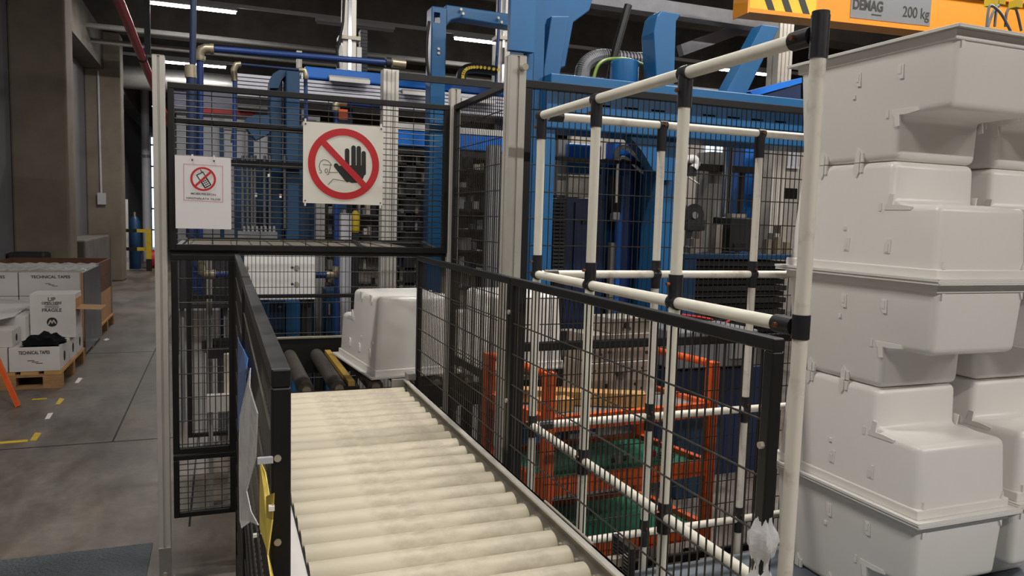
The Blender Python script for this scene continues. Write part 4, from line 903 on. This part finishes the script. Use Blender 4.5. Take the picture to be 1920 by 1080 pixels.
# ================================================================ PALLETS AND CARTONS BY THE AISLE
def pallet(x0, y0, x1, y1, lab):
    t = thing('pallet', lab, 'pallet', (x0, y0, 0), 'wooden pallets along the wall'); n = 5
    for i in range(3):
        yb = y0+(y1-y0-.1)*i/2
        MB().box((x0, yb, .0), (x1, yb+.1, .022)).build('bottom_board', 'woodd', t); MB().box((x0, yb, .1), (x1, yb+.1, .122)).build('stringer_board', 'woodd', t)
        for j in range(3):
            xb = x0+(x1-x0-.14)*j/2; MB().box((xb, yb, .022), (xb+.14, yb+.1, .1)).build('block', 'woodd', t)
    for i in range(n):
        xb = x0+(x1-x0-.13)*i/(n-1); MB().box((xb, y0, .122), (xb+.13, y1, .144)).build('deck_board', 'wood', t)
    return t
pallet(-2.08, 7.3, -1.27, 8.5, 'light wooden pallet under the open technical tape cartons')
pallet(-2.5, 8.8, -1.322, 10.0, 'wooden pallet under the film-wrapped cartons')
pallet(-2.5, 10.05, -1.33, 11.25, 'wooden pallet under the brown collar crate')
def carton(x0, y0, z0, x1, y1, z1, lab, txt=True, group=None, logo=True, name='carton'):
    t = thing(name, lab, 'carton', ((x0+x1)/2, (y0+y1)/2, z0), group)
    MB().box((x0, y0, z0), (x1, y1, z1)).build('box', 'carton', t, bevel=.004)
    MB().box((x1+.0005, y0+.004, z0+.004), (x1+.0012, y1-.004, z1-.004)).build('side_print', 'cartonb', t)
    MB().box((x0+.004, y0+.004, z1+.0004), (x1-.004, y1-.004, z1+.001)).build('top_print', 'cartonb', t)
    MB().box((x0, (y0+y1)/2-.022, z1+.0011), (x1, (y0+y1)/2+.022, z1+.0016)).build('tape', 'carton', t)
    if txt:
        text('lettering', 'TECHNICAL TAPES', .04, ((x0+x1)/2, y0-.002, z1-.045), (1, 0, 0), (0, 0, 1), 'ink', t, .001, width=(x1-x0)*.62)
        for k in range(3): MB().box(((x0+x1)/2-.05+.03*k, y0-.002, z1-.115-.012*k), ((x0+x1)/2+.0+.03*k, y0-.001, z1-.11-.012*k)).build('small_print', 'ink', t)
    if logo:
        cy_, cz_ = (y0+y1)/2, z0+(z1-z0)*.45; n = 16; R_ = min(y1-y0, z1-z0)*.22
        MB().prism([(R_*math.cos(2*math.pi*i/n), R_*math.sin(2*math.pi*i/n)) for i in range(n)], (x1+.0013, cy_, cz_), (0, 1, 0), (0, 0, 1), (1, 0, 0), .0006).build('side_logo', 'ink', t)
    return t
GT = 'technical tape cartons on the near pallet'
carton(-1.655, 7.315, .146, -1.285, 7.74, .352, 'low carton lettered TECHNICAL TAPES at the pallet corner under the black cloth', group=GT)
carton(-2.06, 7.315, .146, -1.665, 7.74, .352, 'low carton beside the lettered corner carton, carrying another carton', txt=False, group=GT)
carton(-2.06, 7.33, .355, -1.63, 7.62, .50, 'upper carton stacked at the pallet front beside the black cloth', txt=False, group=GT)
carton(-2.06, 7.66, .355, -1.60, 8.05, .575, 'taller carton behind the upper front carton on the near pallet', txt=False, group=GT)
carton(-1.655, 7.76, .146, -1.285, 8.13, .352, 'low carton beneath the tall fragile carton', txt=False, group=GT)
carton(-1.655, 8.14, .146, -1.285, 8.48, .352, 'low carton at the rear aisle corner of the near pallet', txt=False, group=GT)
tag(B('covered_stack', (-2.55, 11.3, 0), (-2.12, 11.7, .93), 'dark', bevel=.03), 'dark grey covered stack against the concrete column', 'stack')
fx0, fx1 = onY(56, 600, 7.8).x, onY(142, 600, 7.8).x
t = thing('fragile_carton', 'tall open carton lettered UP and FRAGILE behind the black cloth', 'carton', ((fx0+fx1)/2, 7.95, .354), GT)
MB().box((fx0, 7.8, .354), (fx1, 8.12, .755)).build('box', 'carton', t, bevel=.004)
cxm = fx0+(fx1-fx0)*.48
for s_, z_, sz in (('UP', .705, .05), ('OPEN HERE', .672, .03), ('FRAGILE', .607, .042)): text('lettering', s_, sz, (cxm, 7.798, z_), (1, 0, 0), (0, 0, 1), 'ink', t, .0008)
for k in range(3): MB().box((cxm-.055, 7.798, .655-.013*k), (cxm+.055, 7.799, .659-.013*k)).build('small_print', 'ink', t)
n = 24; MB().prism([(.042*math.cos(2*math.pi*i/n), .042*math.sin(2*math.pi*i/n)) for i in range(n)], (cxm+.0, 7.799, .50), (1, 0, 0), (0, 0, 1), (0, -1, 0), .0015).build('round_logo', 'ink', t)
MB().add([(cxm+x, 7.7965, .50+z) for x, z in strip([(-.028, -.02), (-.012, .02), (.0, -.014), (.012, .02), (.028, -.012)], .009)[0]], [(0, 1, 2, 3)]).build('logo_stroke', 'carton', t)
for sq in strip([(-.028, -.02), (-.012, .02), (.0, -.014), (.012, .02), (.028, -.012)], .009)[1:]: MB().add([(cxm+x, 7.7965, .50+z) for x, z in sq], [(0, 1, 2, 3)]).build('logo_stroke', 'carton', t)
MB().box((fx1, 7.81, .60), (fx1+.004, 8.11, .71)).build('side_opening', 'kraft', t)
MB().hexa([(fx1+.002, 7.80, .615), (fx1+.20, 7.86, .598), (fx1+.215, 8.10, .612), (fx1+.002, 8.1, .622), (fx1+.002, 7.80, .619), (fx1+.20, 7.86, .602), (fx1+.215, 8.10, .616), (fx1+.002, 8.1, .626)]).build('flap', 'kraft', t)
P = [onZ(-30, 562, .60), onZ(70, 564, .60), onZ(26, 594, .58), onZ(-30, 606, .58)]
print('sheet', P)
sh = tag(MB().hexa([p for p in P]+[p+Vector((0, 0, .006)) for p in P]).build('cardboard_sheet', 'carton'), 'loose flat cardboard sheet lying across the upper cartons', 'cardboard')
# black cloth over the low carton
rnd = random.Random(4); nx, ny = 26, 14; vs = []; fs = []
for j in range(ny):
    for i in range(nx):
        u, v = i/(nx-1), j/(ny-1); x = -1.585+.30*u+.02*math.sin(9*v+3*u); y = 7.33+.40*v
        edge = min(u, 1-u, v*1.2, (1-v)*1.5); h_ = .356+.014+min(edge*5, 1)*(.034+.016*math.sin(7*u+2)*math.cos(5*v)+.012*math.sin(17*u+9*v)+.008*rnd.random()+.028*max(0, v-.4)*math.sin(3.1*u))
        if v < .12: h_ = .358+.012*abs(math.sin(14*u))
        vs.append((x, y, h_)); fs += [(j*nx+i, j*nx+i+1, (j+1)*nx+i+1, (j+1)*nx+i)] if i < nx-1 and j < ny-1 else []
vs2 = [(x, y, max(.3535, z-.02)) for x, y, z in vs]; N_ = len(vs)
m = MB().add(vs+vs2, fs+[tuple(k+N_ for k in f[::-1]) for f in fs]); cl = tag(m.build('black_cloth', 'cloth', smooth=True), 'crumpled black cloth lying on the low technical tape carton', 'cloth')
# film-wrapped cartons
wr = []
for j in range(2):
    for k in range(3):
        for i in range(2):
            if j == 1 and i == 0 and k < 2: continue
            x0 = -2.46+i*.57; z0 = .146+k*.242; y0 = 8.83+j*.57
            lab = ('upper', 'middle', 'lower')[2-k] if False else ('lower', 'middle', 'upper')[k]
            carton(x0, y0, z0, x0+.56, y0+.56, z0+.238, 'white carton in the %s layer of the film-wrapped pallet, %s row, %s side' % (lab, ('front', 'rear')[j], ('wall', 'aisle')[i]), txt=(j == 0), group='cartons on the film-wrapped pallet', logo=False)
t = thing('stretch_wrap', 'grey stretch film around and over the wrapped pallet load', 'film', (-1.3, 8.81, 0))
xw = -1.3; MB().box((-1.315, 8.815, .03), (-1.312, 9.985, .868)).build('side_film', 'filmd', t)
MB().box((-1.345, 8.818, .15), (-1.318, 8.822, .868)).build('corner_strip', 'kraft', t)
vs = []; fs = []; nx, ny = 30, 24
for j in range(ny):
    for i in range(nx): vs.append((-2.45+1.13*i/(nx-1), 8.83+1.13*j/(ny-1), .878+.012*rnd.random()+.022*abs(math.sin(i*.9+j*.5))*rnd.random()))
for j in range(ny-1):
    for i in range(nx-1): fs.append((j*nx+i, j*nx+i+1, (j+1)*nx+i+1, (j+1)*nx+i))
MB().add(vs, fs).build('top_film', 'film', t, smooth=True)
t = thing('collar_crate', 'brown wooden collar crate on the farthest pallet, open on top', 'crate', (-1.9, 10.6, .146))
for k in range(4):
    z0 = .147+k*.183; z1 = z0+.18
    for nm, a, b in (('front_board', (-2.48, 10.06, z0), (-1.35, 10.085, z1)), ('back_board', (-2.48, 11.2, z0), (-1.35, 11.225, z1)), ('side_board', (-2.48, 10.086, z0), (-2.455, 11.199, z1)), ('side_board', (-1.375, 10.086, z0), (-1.35, 11.199, z1))):
        MB().box(a, b).build(nm, 'crate' if k > 1 else 'kraft', t)
for y in (10.07, 11.18): MB().box((-1.349, y, .15), (-1.343, y+.04, .875)).build('hinge_strip', 'grey', t)
# stretch film over the crate's aisle side
# orange trestle
g0 = onZ(34, 762, 0)
t = thing('trestle', 'orange steel trestle leg standing on the aisle floor', 'trestle', g0)
for dy in (0, -.9):
    MB().bar(g0+Vector((0, dy, .004)), g0+Vector((-.33, dy, .98)), .045, .03).build('leg', 'orange', t); MB().bar(g0+Vector((-.72, dy, .004)), g0+Vector((-.39, dy, .98)), .045, .03).build('leg', 'orange', t)
    MB().bar(g0+Vector((-.11, dy, .33)), g0+Vector((-.61, dy, .33)), .02, .02).build('spreader', 'white', t)
MB().bar(g0+Vector((-.36, -1.0, 1.0)), g0+Vector((-.36, .1, 1.0)), .08, .05).build('top_bar', 'orange', t)
# floor marks and plate
YM = 'worn tape marks on the aisle floor'
for k, (pts, mt) in enumerate((([(-20, 830), (52, 824), (52, 828), (-20, 834)], 'yellow'), ([(56, 826), (66, 811), (78, 812), (68, 826)], 'yellow'), ([(60, 748), (88, 746), (88, 748), (60, 750)], 'yellow'), ([(104, 758), (112, 746), (121, 748), (112, 758)], 'yellow'), ([(84, 786), (90, 775), (100, 774), (93, 785)], 'paper'), ([(140, 718), (147, 708), (155, 709), (147, 718)], 'paper'), ([(194, 637), (200, 634), (206, 636), (198, 639)], 'paper'))):
    P = [onZ(x, y, .0006) for x, y in pts]
    tag(MB().hexa([Vector((p.x, p.y, .0002)) for p in P]+[Vector((p.x, p.y, .0014)) for p in P]).build('floor_mark', mt), ('long yellow tape line on the aisle floor before the trestle', 'broken yellow tape corner at the end of the long tape line', 'short faded yellow tape line before the near pallet', 'broken yellow tape patch before the near pallet corner', 'white tape scrap between the two yellow tape corners', 'white tape scrap beside the near pallet', 'small white scrap on the floor beside the wrapped pallet')[k], 'floor mark', YM)
tag(B('tread_plate', (-2.4, 2.3, .0005), (-.30, 3.74, .006), 'tread'), 'grey patterned steel tread plate lying on the aisle floor', 'plate')
# far barrier, bottle and hydrant
t = thing('aisle_barrier', 'yellow and black barrier across the far aisle', 'barrier', (-1.63, 20.6, 0))
for z0, z1 in ((.95, 1.03), (.5, .58)):
    MB().box((-2.2, 20.57, z0), (-1.9, 20.63, z1)).build('black_rail', 'blackm', t); MB().box((-1.9, 20.57, z0), (-1.58, 20.63, z1)).build('yellow_rail', 'yellow', t)
MB().box((-1.7, 20.55, .3), (-1.58, 20.65, .94)).build('post', 'yellow', t); MB().box((-1.7, 20.55, 0), (-1.58, 20.65, .299)).build('post_foot', 'blackm', t)
MB().box((-1.38, 20.55, 0), (-1.26, 20.65, 1.1)).build('post', 'yellow', t)
tag(B('white_post', (-2.21, 21.0, 0), (-2.13, 21.08, 1.75), 'white'), 'slim white post at the far aisle barrier', 'post')
t = thing('gas_cylinder', 'blue gas cylinder behind the far barrier', 'cylinder', (-2.02, 21.4, 0)); MB().lathe([(.12, 0), (.13, .03), (.13, 1.15), (.09, 1.28), (.04, 1.34)], (-2.02, 21.4, 0), 20).build('body', 'dblue', t, smooth=True); MB().cyl((-2.02, 21.4, 1.34), (-2.02, 21.4, 1.44), .03, 10).build('valve', 'brass', t)
t = thing('hose_reel', 'red hose reel on the floor behind the far barrier', 'reel', (-1.62, 21.6, 0)); MB().cyl((-1.76, 21.6, .24), (-1.50, 21.6, .24), .235, 24).build('drum', 'redplastic', t, smooth=True); MB().cyl((-1.79, 21.6, .24), (-1.47, 21.6, .24), .1, 16).build('hub', 'lgrey', t)
t = thing('grey_pipe', 'pale vertical pipe on the wall past the tan column', 'pipe', (-2.0, 24.5, 0)); MB().cyl((-2.0, 24.5, 0), (-2.0, 24.5, 6.5), .11, 16).build('pipe', 'lgrey', t, smooth=True); MB().cyl((-2.0, 24.5, 3), (-2.0, 24.5, 3.08), .13, 16).build('collar', 'grey', t)
tag(B('wall_board', (-2.559, 13.2, 3.1), (-2.5, 14.3, 3.5), 'lgrey'), 'pale board fixed to the wall between the columns', 'board')
# ================================================================ TORN BAGS AND TAPE ON THE AISLE-SIDE FENCE
XT = XLN-.014
def ribbon(name, lab, pts, material, th=.0015, cat='plastic'):
    P = [onX(x, y, XT-(.009 if material == 'film' else 0)) for x, y in pts]; n = len(P)
    return tag(MB().add([p+Vector((-.004*math.sin(i*1.7), 0, 0)) for i, p in enumerate(P)]+[p+Vector((-th-.004*math.sin(i*1.7), 0, 0)) for i, p in enumerate(P)], [tuple(range(n)), tuple(range(2*n-1, n-1, -1))]+[(i, (i+1) % n, n+(i+1) % n, n+i) for i in range(n)]).build(name, material), lab, cat)
ribbon('torn_bag', 'torn blue plastic bag hanging on the aisle-side fence', ((447, 632), (452, 640), (456, 655), (462, 672), (465, 692), (463, 706), (457, 740), (453, 790), (449, 810), (448, 700)), 'bluetarp')
ribbon('torn_film', 'strip of clear torn film hanging under the blue bag', ((449, 812), (454, 780), (464, 716), (466, 690), (472, 725), (479, 742), (480, 775), (477, 860), (468, 920), (474, 958), (480, 985), (470, 978), (458, 990), (450, 975), (447, 940), (450, 900)), 'film')
ribbon('yellow_tape', 'twisted yellow tape tied to the aisle-side fence', ((489, 856), (492, 858), (497, 885), (501, 935), (505, 970), (507, 930), (510, 925), (508, 975), (510, 1040), (514, 1090), (508, 1090), (501, 1030), (495, 990), (491, 930)), 'yellowtape')
for k, (x, y) in enumerate(((487, 862), (478, 1003), (509, 951), (493, 995))):
    p = onX(x, y, XT); tag(B('cable_tie', (XT-.003, p.y-.004, p.z-.003), (XT+.003, p.y+.003, p.z+.002), 'signw'), ('white cable tie at the top of the yellow tape', 'white cable tie below the clear film', 'white cable tie on the upper fork of the yellow tape', 'white cable tie at the knot of the yellow tape')[k], 'cable tie')
# clear film wad at the free corner post
p = onX(1408, 1050, XFN); rnd = random.Random(8); prof = []
vs = []; fs = []; nr, ns = 20, 28
for j in range(nr):
    z = p.z-.16+.24*j/(nr-1); R_ = .017+.018*max(0, 1-j/13)+.006*math.sin(j*.9)
    for i in range(ns): a = 2*math.pi*i/ns; r_ = R_*(1+.16*math.sin(5*a+j*.7)+.08*math.sin(9*a-j)); vs.append((XFN+r_*math.cos(a), .956+r_*math.sin(a), z+.01*rnd.random()))
for j in range(nr-1):
    for i in range(ns): fs.append((j*ns+i, j*ns+(i+1) % ns, (j+1)*ns+(i+1) % ns, (j+1)*ns+i))
tag(MB().add(vs, fs).build('film_wad', mat('white crumpled film', '#e4e4e6', .2, alpha=.75, bump=.5, bscale=40), smooth=True), 'crumpled clear film tied round the free corner post', 'film')
# slotted reflector on the fence
p = onX(1168, 1050, XFN+.05)
t = thing('reflector', 'small black framed slotted reflector fixed outside the conveyor fence', 'reflector', p)
MB().box((p.x-.006, p.y-.045, p.z-.045), (p.x+.006, p.y+.045, p.z+.045)).build('frame', 'blackm', t)
for i in range(9): MB().box((p.x-.0085, p.y-.038, p.z-.038+i*.0085), (p.x-.0062, p.y+.038, p.z-.034+i*.0085)).build('slat', 'chrome', t)
MB().box((XFN+.012, p.y-.01, p.z-.01), (p.x-.006, p.y+.01, p.z+.01)).build('bracket', 'steel', t)
